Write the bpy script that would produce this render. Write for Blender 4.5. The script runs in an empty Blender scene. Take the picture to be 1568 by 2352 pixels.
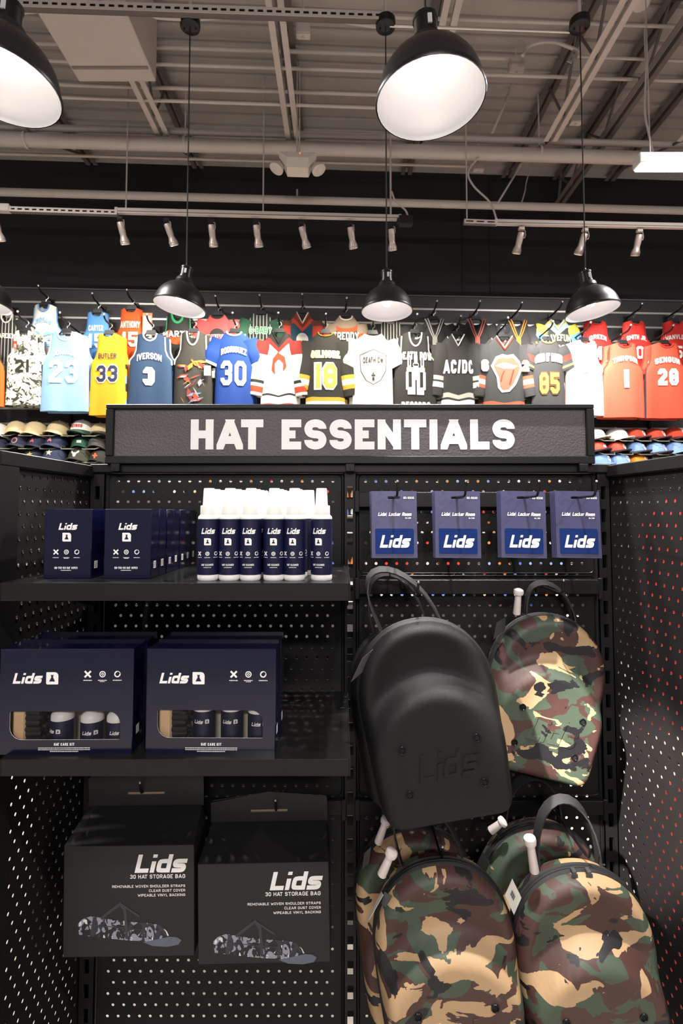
import bpy, math, random
from mathutils import Vector, Matrix, Euler
random.seed(7)
D = bpy.data
SC = bpy.context.scene
COL = SC.collection
# ------------------------------------------------------------------ camera, world, lights, exposure
F = 1200.0                      # focal length in pixels of the 1568 x 2352 frame
EYE = 1.55                      # eye height
TH = math.radians(2.75)         # the camera looks up a little
HOR = 1178.0                    # horizon row
CY = HOR - F * math.tan(TH)
cam = D.cameras.new('camera')
cam.sensor_fit = 'VERTICAL'; cam.sensor_height = 36.0; cam.lens = 36.0 * F / 2352.0
cam.shift_y = -(1176.0 - CY) / 2352.0
cam.clip_start = 0.02; cam.clip_end = 60
cam.dof.use_dof = True; cam.dof.focus_distance = 1.2; cam.dof.aperture_fstop = 8.0
camo = D.objects.new('camera', cam); COL.objects.link(camo)
camo.location = (0, 0, EYE); camo.rotation_euler = (math.pi / 2 + TH, 0, 0)
SC.camera = camo
W_ = D.worlds.new('store_ambient'); SC.world = W_; W_.use_nodes = True
W_.node_tree.nodes['Background'].inputs[0].default_value = (1.0, 0.96, 0.94, 1)
W_.node_tree.nodes['Background'].inputs[1].default_value = 0.22
SC.view_settings.view_transform = 'Standard'
try: SC.view_settings.look = 'None'
except Exception: pass
SC.view_settings.exposure = 0.0; SC.view_settings.gamma = 1.0
SC.view_settings.use_curve_mapping = False
SC.cycles.use_denoising = True
SC.cycles.max_bounces = 8; SC.cycles.sample_clamp_indirect = 6.0
BULB = 8.0                    # radiance of the pendant bulbs
SPOT = 200.0                    # power of each track spot
PEND = 85.0                     # power of the light a pendant throws down
def lamp(kind, loc, target, energy, size, color=(1,1,1), angle=60, blend=.5, size_y=None):
    L = D.lights.new('unseen_lamp', kind); L.energy = energy; L.color = color
    if kind == 'SPOT': L.spot_size = math.radians(angle); L.spot_blend = blend; L.shadow_soft_size = size
    else:
        L.shape = 'RECTANGLE'; L.size = size; L.size_y = size_y or size
    o = D.objects.new('unseen_lamp', L); COL.objects.link(o); o.location = loc
    o.rotation_euler = (Vector(target)-Vector(loc)).to_track_quat('-Z','Y').to_euler(); return o
# unseen lamps: linear lights over the aisles, and spots added to light the rack
lamp('AREA', (-2.6, 2.6, 4.2), (-2.6, 2.6, 0), 170, 1.2, (1,.96,.92), size_y=.12)
lamp('AREA', (3.0, 3.0, 4.2), (3.0, 3.0, 0), 170, 1.2, (1,.97,.95), size_y=.12)
lamp('AREA', (0, -4.5, 3.9), (0, 0, 1.0), 130, 2.4, (1,.96,.94), size_y=.3)  # added far back to brighten the fronts and the kit windows
lamp('SPOT', (.16, .84, 3.9), (.50, 1.13, 1.0), 620, .03, (1,.95,.9), 21, .35)
lamp('SPOT', (-.95, -.24, 2.72), (.69, 1.21, .88), 1700, .03, (1,.95,.9), 8, .6)  # narrow beam added for the bright patch on the right side panel
lamp('SPOT', (-.22, .95, 3.7), (-.63, 1.2, .72), 330, .03, (1,.95,.9), 11, .5)  # another added beam, for the patch on the left side panel
lamp('SPOT', (-.35, -.35, 3.6), (-.1, 1.2, 1.5), 20, .04, (1,.95,.9), 34, .8)
# ------------------------------------------------------------------ placing helpers (a pixel of the photograph at a known depth -> the place)
CT, ST = math.cos(TH), math.sin(TH)
def ray(x, y):
    u = (x - 784.0) / F; v = -(y - CY) / F
    return Vector((u, CT - v * ST, ST + v * CT))
def P(x, y, Y):
    d = ray(x, y); t = Y / d.y
    return Vector((d.x * t, Y, EYE + d.z * t))
WA = math.radians(2.7)          # the back wall is turned a little
EX = Vector((math.cos(WA), math.sin(WA), 0)); EN = Vector((math.sin(WA), -math.cos(WA), 0))
WALLY = 5.5
def WP(x, y, off):
    d = ray(x, y); p0 = Vector((0, WALLY, 0))
    o = Vector((0, 0, EYE))
    t = (off - (o - p0).dot(EN)) / d.dot(EN)
    return o + d * t
def wall_x(p): return (p - Vector((0, WALLY, 0))).dot(EX)
# ------------------------------------------------------------------ mesh helpers
class MB:
    def __init__(s): s.v = []; s.f = []; s.m = []
    def add(s, vs, fs, m=0):
        b = len(s.v); s.v += [tuple(p) for p in vs]
        for f in fs: s.f.append([i + b for i in f]); s.m.append(m)
    def box(s, x0, x1, y0, y1, z0, z1, m=0, c=0.0):
        if x0 > x1: x0, x1 = x1, x0
        if y0 > y1: y0, y1 = y1, y0
        if z0 > z1: z0, z1 = z1, z0
        if c <= 0:
            s.add([(x0,y0,z0),(x1,y0,z0),(x1,y1,z0),(x0,y1,z0),(x0,y0,z1),(x1,y0,z1),(x1,y1,z1),(x0,y1,z1)],
                  [(0,3,2,1),(4,5,6,7),(0,1,5,4),(1,2,6,5),(2,3,7,6),(3,0,4,7)], m); return
        vs = []; X = (x0,x1); Y = (y0,y1); Z = (z0,z1)
        for k in (0,1):
            for j in (0,1):
                for i in (0,1):
                    sx, sy, sz = (1-2*i)*c, (1-2*j)*c, (1-2*k)*c
                    vs += [(X[i],Y[j]+sy,Z[k]+sz),(X[i]+sx,Y[j],Z[k]+sz),(X[i]+sx,Y[j]+sy,Z[k])]
        def q(i,j,k,a): return (i + 2*j + 4*k)*3 + a
        fs = []
        for i in (0,1): fs.append([q(i,0,0,0),q(i,1,0,0),q(i,1,1,0),q(i,0,1,0)])
        for j in (0,1): fs.append([q(0,j,0,1),q(1,j,0,1),q(1,j,1,1),q(0,j,1,1)])
        for k in (0,1): fs.append([q(0,0,k,2),q(1,0,k,2),q(1,1,k,2),q(0,1,k,2)])
        for j in (0,1):
            for k in (0,1): fs.append([q(0,j,k,1),q(1,j,k,1),q(1,j,k,2),q(0,j,k,2)])
        for i in (0,1):
            for k in (0,1): fs.append([q(i,0,k,0),q(i,1,k,0),q(i,1,k,2),q(i,0,k,2)])
        for i in (0,1):
            for j in (0,1): fs.append([q(i,j,0,0),q(i,j,1,0),q(i,j,1,1),q(i,j,0,1)])
        for i in (0,1):
            for j in (0,1):
                for k in (0,1): fs.append([q(i,j,k,0),q(i,j,k,1),q(i,j,k,2)])
        s.add(vs, fs, m)
    def lathe(s, prof, n=24, c=(0,0,0), m=0, M=None):
        vs = []
        for r, z in prof:
            for k in range(n):
                a = 2*math.pi*k/n; p = Vector((r*math.cos(a), r*math.sin(a), z))
                if M is not None: p = M @ p
                vs.append((p.x+c[0], p.y+c[1], p.z+c[2]))
        fs = []
        for i in range(len(prof)-1):
            for k in range(n):
                fs.append((i*n+k, i*n+(k+1)%n, (i+1)*n+(k+1)%n, (i+1)*n+k))
        s.add(vs, fs, m)
    def tube(s, pts, r, n=6, m=0, caps=True, flat=1.0):
        pts = [Vector(p) for p in pts]; N = len(pts); rings = []
        t0 = (pts[1]-pts[0]).normalized()
        up = Vector((0,0,1)) if abs(t0.z) < .9 else Vector((0,1,0))
        for i, p in enumerate(pts):
            t = (pts[min(i+1,N-1)] - pts[max(i-1,0)]).normalized()
            a = t.cross(up)
            if a.length < 1e-5: a = t.cross(Vector((1,0,0)))
            a.normalize(); b = a.cross(t).normalized(); up = b
            rr = r[i] if isinstance(r, (list,tuple)) else r
            rings.append([p + a*rr*math.cos(2*math.pi*k/n) + b*rr*flat*math.sin(2*math.pi*k/n) for k in range(n)])
        vs = [q for R in rings for q in R]
        fs = [(i*n+k, i*n+(k+1)%n, (i+1)*n+(k+1)%n, (i+1)*n+k) for i in range(N-1) for k in range(n)]
        if caps: fs += [tuple(range(n))[::-1], tuple((N-1)*n+k for k in range(n))]
        s.add(vs, fs, m)
    def prism(s, poly, y0, y1, m=0):
        n = len(poly)
        s.add([(x,y0,z) for x,z in poly] + [(x,y1,z) for x,z in poly],
              [tuple(range(n)), tuple(range(2*n-1,n-1,-1))] + [(i,(i+1)%n,n+(i+1)%n,n+i) for i in range(n)], m)
    def poly(s, poly, y, m=0):
        s.add([(x,y,z) for x,z in poly], [tuple(range(len(poly)))], m)
    def xf(s, M):
        s.v = [tuple(M @ Vector(p)) for p in s.v]; return s
    def build(s, name, mats, parent=None, loc=None, rot=None, flat=False, angle=38):
        me = D.meshes.new(name); me.from_pydata(s.v, [], s.f)
        if not isinstance(mats, (list,tuple)): mats = [mats]
        for a in mats: me.materials.append(a)
        me.polygons.foreach_set('material_index', s.m)
        if not flat:
            me.polygons.foreach_set('use_smooth', [True]*len(s.f))
            try: me.set_sharp_from_angle(angle=math.radians(angle))
            except Exception: pass
        me.update()
        o = D.objects.new(name, me); COL.objects.link(o)
        if parent is not None: o.parent = parent
        if loc is not None: o.location = loc
        if rot is not None: o.rotation_euler = rot
        return o
def tag(o, label, cat, group=None):
    o['label'] = label; o['category'] = cat
    if group: o['group'] = group
    return o
def thing(name, label, cat, loc=(0,0,0), rot=(0,0,0), group=None):
    o = D.objects.new(name, None); COL.objects.link(o); o.location = loc; o.rotation_euler = rot
    o.empty_display_size = .05
    return tag(o, label, cat, group)
def copy_tree(root, loc=None, rot=None, label=None, group=None):
    r = root.copy(); COL.objects.link(r)
    if loc is not None: r.location = loc
    if rot is not None: r.rotation_euler = rot
    if label: r['label'] = label
    if group: r['group'] = group
    def rec(a, b):
        for ch in list(a.children):
            c = ch.copy(); COL.objects.link(c); c.parent = b; rec(ch, c)
    rec(root, r)
    return r
# ------------------------------------------------------------------ materials
_mc = {}
def lin(h):
    h = h.lstrip('#'); out = []
    for i in (0,2,4):
        c = int(h[i:i+2],16)/255; out.append(c/12.92 if c <= .04045 else ((c+.055)/1.055)**2.4)
    return out
def mat(name, hexc, rough=.5, metal=0.0, spec=.5, noise=0.0, nscale=30, bump=0.0, bscale=200, coat=0.0, emit=0.0, sheen=0.0):
    key = (name,hexc,rough,metal,noise,nscale,bump,bscale,coat,emit)
    if key in _mc: return _mc[key]
    m = D.materials.new(name); m.use_nodes = True; nt = m.node_tree; b = nt.nodes['Principled BSDF']
    c = lin(hexc); b.inputs['Base Color'].default_value = (*c,1)
    b.inputs['Roughness'].default_value = rough; b.inputs['Metallic'].default_value = metal
    b.inputs['Specular IOR Level'].default_value = spec
    if coat: b.inputs['Coat Weight'].default_value = coat; b.inputs['Coat Roughness'].default_value = .08
    if sheen: b.inputs['Sheen Weight'].default_value = sheen
    if emit:
        b.inputs['Emission Color'].default_value = (*c,1); b.inputs['Emission Strength'].default_value = emit
    tc = nt.nodes.new('ShaderNodeTexCoord')
    if noise:
        n = nt.nodes.new('ShaderNodeTexNoise'); n.inputs['Scale'].default_value = nscale; n.inputs['Detail'].default_value = 3
        nt.links.new(tc.outputs['Object'], n.inputs['Vector'])
        mx = nt.nodes.new('ShaderNodeMix'); mx.data_type = 'RGBA'
        mx.inputs[6].default_value = (*[x*(1-noise) for x in c],1); mx.inputs[7].default_value = (*[min(1,x*(1+noise)) for x in c],1)
        nt.links.new(n.outputs['Fac'], mx.inputs[0]); nt.links.new(mx.outputs[2], b.inputs['Base Color'])
    if bump:
        n = nt.nodes.new('ShaderNodeTexNoise'); n.inputs['Scale'].default_value = bscale; n.inputs['Detail'].default_value = 2
        nt.links.new(tc.outputs['Object'], n.inputs['Vector'])
        bp = nt.nodes.new('ShaderNodeBump'); bp.inputs['Strength'].default_value = bump; bp.inputs['Distance'].default_value = .002
        nt.links.new(n.outputs['Fac'], bp.inputs['Height']); nt.links.new(bp.outputs[0], b.inputs['Normal'])
    _mc[key] = m; return m
def cloth(h): return mat('cloth_'+h.lstrip('#'), h, .8, noise=.06, nscale=40, bump=.25, bscale=350)
def ink(h): return mat('print_'+h.lstrip('#'), h, .55, noise=.03, nscale=60)
def blob_mat(name, cols, scale=(9,9,16), offs=(0,0,0), thr=(.5,.56,.6), rough=.5, dist=.6, detail=2.5, bump=.15):
    """camouflage: base colour with three layers of blobs"""
    m = D.materials.new(name); m.use_nodes = True; nt = m.node_tree; b = nt.nodes['Principled BSDF']
    b.inputs['Roughness'].default_value = rough
    tc = nt.nodes.new('ShaderNodeTexCoord'); prev = None
    for i, c in enumerate(cols):
        if i == 0: prev = (*lin(c),1); continue
        mp = nt.nodes.new('ShaderNodeMapping'); mp.inputs['Scale'].default_value = scale
        mp.inputs['Location'].default_value = (offs[0]+3.7*i, offs[1]+1.3*i, offs[2]+5.1*i)
        mp.inputs['Rotation'].default_value = (0, (.12,.25,-.2)[i % 3], 0)
        nt.links.new(tc.outputs['Object'], mp.inputs[0])
        n = nt.nodes.new('ShaderNodeTexNoise'); n.inputs['Scale'].default_value = 1.0; n.inputs['Detail'].default_value = detail
        n.inputs['Roughness'].default_value = .45; n.inputs['Distortion'].default_value = dist
        nt.links.new(mp.outputs[0], n.inputs['Vector'])
        r = nt.nodes.new('ShaderNodeMath'); r.operation = 'GREATER_THAN'; r.inputs[1].default_value = thr[i-1]
        nt.links.new(n.outputs['Fac'], r.inputs[0])
        mx = nt.nodes.new('ShaderNodeMix'); mx.data_type = 'RGBA'
        if isinstance(prev, tuple): mx.inputs[6].default_value = prev
        else: nt.links.new(prev, mx.inputs[6])
        mx.inputs[7].default_value = (*lin(c),1); nt.links.new(r.outputs[0], mx.inputs[0]); prev = mx.outputs[2]
    nt.links.new(prev, b.inputs['Base Color'])
    n = nt.nodes.new('ShaderNodeTexNoise'); n.inputs['Scale'].default_value = 900
    nt.links.new(tc.outputs['Object'], n.inputs['Vector'])
    bp = nt.nodes.new('ShaderNodeBump'); bp.inputs['Strength'].default_value = bump; bp.inputs['Distance'].default_value = .001
    nt.links.new(n.outputs['Fac'], bp.inputs['Height']); nt.links.new(bp.outputs[0], b.inputs['Normal'])
    return m
def film_mat():
    m = D.materials.new('clear_film'); m.use_nodes = True; nt = m.node_tree
    nt.nodes.remove(nt.nodes['Principled BSDF']); out = nt.nodes['Material Output']
    t = nt.nodes.new('ShaderNodeBsdfTransparent'); g = nt.nodes.new('ShaderNodeBsdfGlossy'); g.inputs['Roughness'].default_value = .06
    fr = nt.nodes.new('ShaderNodeFresnel'); fr.inputs[0].default_value = 1.3; mx = nt.nodes.new('ShaderNodeMixShader')
    nt.links.new(fr.outputs[0], mx.inputs[0]); nt.links.new(t.outputs[0], mx.inputs[1]); nt.links.new(g.outputs[0], mx.inputs[2])
    nt.links.new(mx.outputs[0], out.inputs[0]); return m
BLK = mat('black_powder_coat', '#171616', .45, spec=.3, noise=.12, nscale=12, bump=.12, bscale=700)
BLK2 = mat('black_satin_metal', '#131212', .38, spec=.35, bump=.05, bscale=400)
PEG = mat('black_pegboard_metal', '#1e1d1c', .5, spec=.2, noise=.1, nscale=8, bump=.1, bscale=600)
NAVY = mat('navy_gloss_carton', '#080b28', .2, spec=.6, noise=.05, nscale=20, bump=.25, bscale=18, coat=.4)
NAVY_L = mat('navy_label', '#0e1234', .4, noise=.04, nscale=40)
WHT = mat('white_plastic', '#efece8', .4, noise=.03, nscale=40)
WINK = mat('white_ink', '#f0edeb', .5, noise=.03, nscale=60)
BEIGE = mat('beige_painted_steel', '#b6aca5', .6, noise=.08, nscale=6, bump=.1, bscale=60)
BEIGE2 = mat('beige_painted_deck', '#a29a94', .75, noise=.1, nscale=5, bump=.1, bscale=80)
DARKB = mat('dark_joist_steel', '#5d5651', .7, noise=.15, nscale=8)
STEEL = mat('bright_steel', '#c9c5bf', .3, metal=.9, noise=.05, nscale=20)
RAILM = mat('brushed_slat_rail', '#d2cdc4', .35, metal=.7, noise=.05, nscale=30)
KRAFT = mat('kraft_liner', '#e6dcc8', .8, noise=.06, nscale=30)
# ------------------------------------------------------------------ block lettering drawn as strokes
c_ = .25
_O = [[(c_,0),(1-c_,0),(1,.16),(1,.84),(1-c_,1),(c_,1),(0,.84),(0,.16),(c_,0)]]
_S = [[(0,.25),(0,.15),(c_,0),(1-c_,0),(1,.15),(1,.36),(1-c_,.5),(c_,.5),(0,.64),(0,.85),(c_,1),(1-c_,1),(1,.85),(1,.75)]]
GL = {
'A':(1.02,[[(0,0),(.46,1)],[(1,0),(.54,1)],[(.2,.25),(.8,.25)]]), 'B':(.85,[[(0,0),(0,1),(.75,1),(1,.87),(1,.63),(.75,.5),(0,.5)],[(.75,.5),(1,.37),(1,.13),(.75,0),(0,0)]]),
'C':(.85,[[(1,.7),(1,.84),(1-c_,1),(c_,1),(0,.84),(0,.16),(c_,0),(1-c_,0),(1,.16),(1,.3)]]), 'D':(.85,[[(0,0),(0,1),(.7,1),(1,.82),(1,.18),(.7,0),(0,0)]]),
'E':(.76,[[(1,1),(0,1),(0,0),(1,0)],[(0,.5),(.85,.5)]]), 'F':(.74,[[(1,1),(0,1),(0,0)],[(0,.5),(.85,.5)]]),
'G':(.88,[[(1,.7),(1,.84),(1-c_,1),(c_,1),(0,.84),(0,.16),(c_,0),(1-c_,0),(1,.16),(1,.48),(.55,.48)]]), 'H':(.88,[[(0,0),(0,1)],[(1,0),(1,1)],[(0,.5),(1,.5)]]),
'I':(.01,[[(.5,0),(.5,1)]]), 'J':(.75,[[(1,1),(1,.16),(.75,0),(.25,0),(0,.16),(0,.3)]]), 'K':(.88,[[(0,0),(0,1)],[(1,1),(.1,.45)],[(.3,.55),(1,0)]]),
'L':(.74,[[(0,1),(0,0),(1,0)]]), 'M':(1.1,[[(0,0),(0,1)],[(1,0),(1,1)],[(0,1),(.5,.3)],[(1,1),(.5,.3)]]), 'N':(.9,[[(0,0),(0,1)],[(1,0),(1,1)],[(0,1),(1,0)]]),
'O':(.88,_O), 'P':(.82,[[(0,0),(0,1),(.75,1),(1,.86),(1,.58),(.75,.44),(0,.44)]]), 'Q':(.88,_O+[[(.6,.3),(1,0)]]),
'R':(.86,[[(0,0),(0,1),(.75,1),(1,.86),(1,.6),(.75,.46),(0,.46)],[(.55,.46),(1,0)]]), 'S':(.85,_S), 'T':(.86,[[(0,1),(1,1)],[(.5,1),(.5,0)]]),
'U':(.88,[[(0,1),(0,.16),(c_,0),(1-c_,0),(1,.16),(1,1)]]), 'V':(.9,[[(0,1),(.5,0)],[(1,1),(.5,0)]]), 'W':(1.25,[[(0,1),(.25,0)],[(.25,0),(.5,.8)],[(.5,.8),(.75,0)],[(.75,0),(1,1)]]),
'X':(.9,[[(0,0),(1,1)],[(0,1),(1,0)]]), 'Y':(.9,[[(0,1),(.5,.45)],[(1,1),(.5,.45)],[(.5,.45),(.5,0)]]), 'Z':(.82,[[(0,1),(1,1)],[(1,1),(0,0)],[(0,0),(1,0)]]),
'0':(.8,_O), '1':(.4,[[(0,.8),(.6,.97)],[(.62,0),(.62,1)]]), '2':(.8,[[(0,.72),(0,.85),(c_,1),(1-c_,1),(1,.85),(1,.62),(0,.12),(0,0),(1,0)]]),
'3':(.8,[[(0,.75),(0,.84),(c_,1),(1-c_,1),(1,.86),(1,.63),(1-c_,.52),(.35,.52)],[(1-c_,.52),(1,.4),(1,.15),(1-c_,0),(c_,0),(0,.16),(0,.25)]]), '4':(.85,[[(.75,0),(.75,1)],[(.7,1),(0,.3)],[(0,.27),(1,.27)]]),
'5':(.8,[[(1,1),(0,1),(0,.56),(1-c_,.56),(1,.43),(1,.15),(1-c_,0),(c_,0),(0,.16),(0,.25)]]), '6':(.8,[[(1,.75),(1,.84),(1-c_,1),(c_,1),(0,.84),(0,.16),(c_,0),(1-c_,0),(1,.16),(1,.42),(1-c_,.55),(0,.55)]]),
'7':(.8,[[(0,1),(1,1),(.35,0)]]), '8':(.8,_O+[[(0,.5),(1,.5)]]), '9':(.8,[[(0,.25),(0,.16),(c_,0),(1-c_,0),(1,.16),(1,.84),(1-c_,1),(c_,1),(0,.84),(0,.58),(c_,.45),(1,.45)]]),
'-':(.5,[[(0,.5),(1,.5)]]), '/':(.5,[[(0,0),(1,1)]]), '|':(.05,[[(.5,0),(.5,1)]]), "'":(.05,[[(.5,.75),(.5,1)]]), '.':(.05,[[(.5,0),(.5,.05)]]), '$':(.7,_S+[[(.5,0),(.5,1)]]),
'i':(.01,[[(.5,0),(.5,.66)],[(.5,.92),(.5,1)]]), 'd':(.78,[[(1,.0),(1,1)],[(1,0),(.12,0),(0,.1),(0,.57),(.12,.67),(1,.67)]]),
's':(.76,[[(0,0),(.85,0),(1,.08),(1,.26),(.85,.335),(.15,.335),(0,.41),(0,.6),(.15,.67),(1,.67)]]), 'o':(.7,[[(.1,0),(.9,0),(1,.1),(1,.57),(.9,.67),(.1,.67),(0,.57),(0,.1),(.1,0)]]),
'c':(.66,[[(1,.67),(.15,.67),(0,.57),(0,.1),(.15,0),(1,0)]]), 'k':(.7,[[(0,0),(0,1)],[(1,.67),(.1,.34)],[(.2,.36),(1,0)]]), 'e':(.7,[[(1,0),(.12,0),(0,.1),(0,.57),(.12,.67),(.9,.67),(1,.57),(1,.33),(0,.33)]]),
'r':(.5,[[(0,0),(0,.67),(1,.67)]]), 'm':(1.1,[[(0,0),(0,.67),(.9,.67),(1,.57),(1,0)],[(.5,0),(.5,.67)]]), 'b':(.7,[[(0,1),(0,0),(.9,0),(1,.1),(1,.57),(.9,.67),(0,.67)]]), 'y':(.7,[[(0,.67),(0,.1),(1,.1)],[(1,.67),(1,0),(0,0)]]),
}
def clip(poly, x0, x1, z0, z1):
    for ax, val, sg in ((0,x0,1),(0,x1,-1),(1,z0,1),(1,z1,-1)):
        out = []
        for i in range(len(poly)):
            a, b = poly[i-1], poly[i]; da = (a[ax]-val)*sg; db = (b[ax]-val)*sg
            if (da >= 0) != (db >= 0):
                t = da/(da-db); out.append((a[0]+(b[0]-a[0])*t, a[1]+(b[1]-a[1])*t))
            if db >= 0: out.append(b)
        poly = out
        if len(poly) < 3: return None
    return poly
def ribbon(pts, w, closed=False):
    """quads of a stroke of width w with mitred joints"""
    n = len(pts); L = []; R = []
    for i in range(n):
        p = pts[i]
        a = pts[i-1] if (i > 0 or closed) else None
        if closed and i == 0: a = pts[n-2]
        b = pts[i+1] if i < n-1 else (pts[1] if closed else None)
        def nrm(p, q):
            dx, dz = q[0]-p[0], q[1]-p[1]; l = math.hypot(dx,dz) or 1e-9; return (-dz/l, dx/l)
        if a is None: nx, nz = nrm(p,b); k = 1
        elif b is None: nx, nz = nrm(a,p); k = 1
        else:
            n1, n2 = nrm(a,p), nrm(p,b); nx, nz = n1[0]+n2[0], n1[1]+n2[1]; l = math.hypot(nx,nz) or 1e-9
            nx, nz = nx/l, nz/l; k = 1/max(.5, nx*n1[0]+nz*n1[1])
        L.append((p[0]+nx*w/2*k, p[1]+nz*w/2*k)); R.append((p[0]-nx*w/2*k, p[1]-nz*w/2*k))
    return [[L[i],L[i+1],R[i+1],R[i]] for i in range(n-1)]
def round_path(pts, closed, it=1):
    def sharp(a,p,b):
        ux,uz = p[0]-a[0],p[1]-a[1]; vx,vz = b[0]-p[0],b[1]-p[1]
        d = (ux*vx+uz*vz)/((math.hypot(ux,uz)*math.hypot(vx,vz)) or 1)
        return d < .25
    for _ in range(it):
        out = []; n = len(pts)
        for i in range(n):
            if (i in (0,n-1)):
                out.append(pts[i]); continue
            a,p,b = pts[i-1],pts[i],pts[i+1]
            if sharp(a,p,b): out.append(p)
            else: out += [(p[0]+(a[0]-p[0])*.28, p[1]+(a[1]-p[1])*.28), (p[0]+(b[0]-p[0])*.28, p[1]+(b[1]-p[1])*.28)]
        pts = out
    return pts
def glyph(ch, h, w, ws, rnd=0):
    gw, strokes = GL[ch]; Wd = max(gw*ws*h, w*1.0); polys = []
    for st in strokes:
        pts = [(w/2 + x*(Wd-w), w/2 + z*(h-w)) for x,z in st]
        closed = st[0] == st[-1]
        if rnd: pts = round_path(pts, closed, rnd)
        if not closed:
            for i, j in ((0,1),(-1,-2)):
                e = st[i]
                dx, dz = pts[i][0]-pts[j][0], pts[i][1]-pts[j][1]; l = math.hypot(dx,dz) or 1e-9
                if (abs(dz) < 1e-9 and e[0] in (0,1)) or (abs(dz) >= 1e-9 and e[1] in (0,1)):
                    ex = w*.5 if (abs(dx) < 1e-9 or abs(dz) < 1e-9) else w*1.2
                    pts[i] = (pts[i][0]+dx/l*ex, pts[i][1]+dz/l*ex)
        for q in ribbon(pts, w, closed):
            q = clip(q, 0, Wd, 0, h)
            if q: polys.append(q)
    return Wd, polys
def text(s, h, weight=.2, ws=.72, shear=0.0, gap=.14, rnd=0, anchor='c', width=None, arch=0.0, per=False):
    """polygons (x, z) of a line of lettering, baseline z=0"""
    w = weight*h; x = 0; letters = []; pv = ''
    for ch in s:
        if ch == ' ': x += .42*h*ws/.72; continue
        Wd, ps = glyph(ch, h, w, ws, rnd)
        if pv+ch in ('AT','TA','AV','VA','AY'): x -= (gap+.07)*h
        pv = ch
        letters.append([[(px+x, pz) for px,pz in p] for p in ps]); x += Wd + gap*h
    tot = max(x - gap*h, 1e-6); k = (width/tot) if width else 1.0
    off = {'c':-tot/2,'l':0,'r':-tot}[anchor]; out = []
    for L in letters:
        LL = []
        for p in L:
            q = []
            for px,pz in p:
                X = (px+off)*k + pz*shear; Z = pz
                if arch: Z += arch*(1-(2*(px+off)/tot)**2)
                q.append((X,Z))
            LL.append(q)
        out.append(LL)
    return out if per else [p for L in out for p in L]
def shift(polys, dx, dz): return [[(x+dx,z+dz) for x,z in p] for p in polys]
def ngon(cx, cz, rx, rz=None, n=16, a0=0.0): 
    rz = rx if rz is None else rz
    return [(cx+rx*math.cos(a0+2*math.pi*k/n), cz+rz*math.sin(a0+2*math.pi*k/n)) for k in range(n)]
def ring(cx, cz, r, w, n=16, a0=0, a1=2*math.pi):
    out = []
    for k in range(n):
        a, b = a0+(a1-a0)*k/n, a0+(a1-a0)*(k+1)/n
        out.append([(cx+(r-w)*math.cos(a),cz+(r-w)*math.sin(a)),(cx+r*math.cos(a),cz+r*math.sin(a)),(cx+r*math.cos(b),cz+r*math.sin(b)),(cx+(r-w)*math.cos(b),cz+(r-w)*math.sin(b))])
    return out
def rect(x0, x1, z0, z1): return [(x0,z0),(x1,z0),(x1,z1),(x0,z1)]
def rrect(x0, x1, z0, z1, r, n=4):
    """rounded rectangle; r = (bl, br, tr, tl)"""
    if not isinstance(r, tuple): r = (r,)*4
    out = []
    for (cx,cz,a0,rr) in ((x0+r[0],z0+r[0],math.pi,r[0]),(x1-r[1],z0+r[1],1.5*math.pi,r[1]),(x1-r[2],z1-r[2],0,r[2]),(x0+r[3],z1-r[3],.5*math.pi,r[3])):
        for k in range(n+1):
            a = a0+math.pi/2*k/n; out.append((cx+rr*math.cos(a), cz+rr*math.sin(a)))
    return out
def lids(h, **k): return text('Lids', h, weight=.235, ws=.98, shear=.24, gap=.085, rnd=1, **k)
def flask(cx, cz, s):
    """white square with rounded corners and a laboratory flask cut dark into it: (white polygons, dark polygons)"""
    a = s/2
    wht = [rrect(cx-a,cx+a,cz-a,cz+a,(s*.12,s*.05,s*.3,s*.05))]
    drk = [[(cx-s*.24,cz-s*.25),(cx+s*.24,cz-s*.25),(cx+s*.08,cz+s*.06),(cx+s*.08,cz+s*.22),(cx+s*.12,cz+s*.22),(cx+s*.12,cz+s*.28),(cx-s*.12,cz+s*.28),(cx-s*.12,cz+s*.22),(cx-s*.08,cz+s*.22),(cx-s*.08,cz+s*.06)]]
    return wht, drk
def icons(cx, cz, pitch, r):
    """three round pictograms: crossed stroke, ring with lozenge, clock"""
    out = []
    out += ribbon([(cx-pitch-r,cz-r),(cx-pitch+r,cz+r)], r*.6) + ribbon([(cx-pitch-r,cz+r),(cx-pitch+r,cz-r)], r*.6)
    out += ring(cx,cz,r*1.05,r*.32,14) + ring(cx,cz,r*.55,r*.28,4)
    out += ring(cx+pitch,cz,r*1.05,r*.4,14,math.pi*.5,math.pi*2) + ring(cx+pitch,cz,r*1.05,r*.2,6,0,math.pi*.5)
    return out
def smallprint(cx, cz, w, h):
    """a line of fine print too small to read, as short dashes"""
    out = []; x = cx-w/2; rr = random.Random(int(cx*1e5)+int(w*1e5))
    while x < cx+w/2:
        l = min(rr.uniform(.8,2.2)*h, cx+w/2-x); out.append(rect(x,x+l,cz,cz+h)); x += l+h*.45
    return out
def put(mb, polys, y, m=0, fn=None):
    for i, p in enumerate(polys):
        e = (i % 16)*2e-5           # overlapping strokes lie a hair apart
        if fn is None: mb.add([(x,y-e,z) for x,z in p], [tuple(range(len(p)))], m)
        else:
            q = [fn(x,z,y) for x,z in p]; mb.add([(a*(1+e*20),c*(1+e*20),d) for a,c,d in q], [tuple(range(len(p)))], m)
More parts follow.
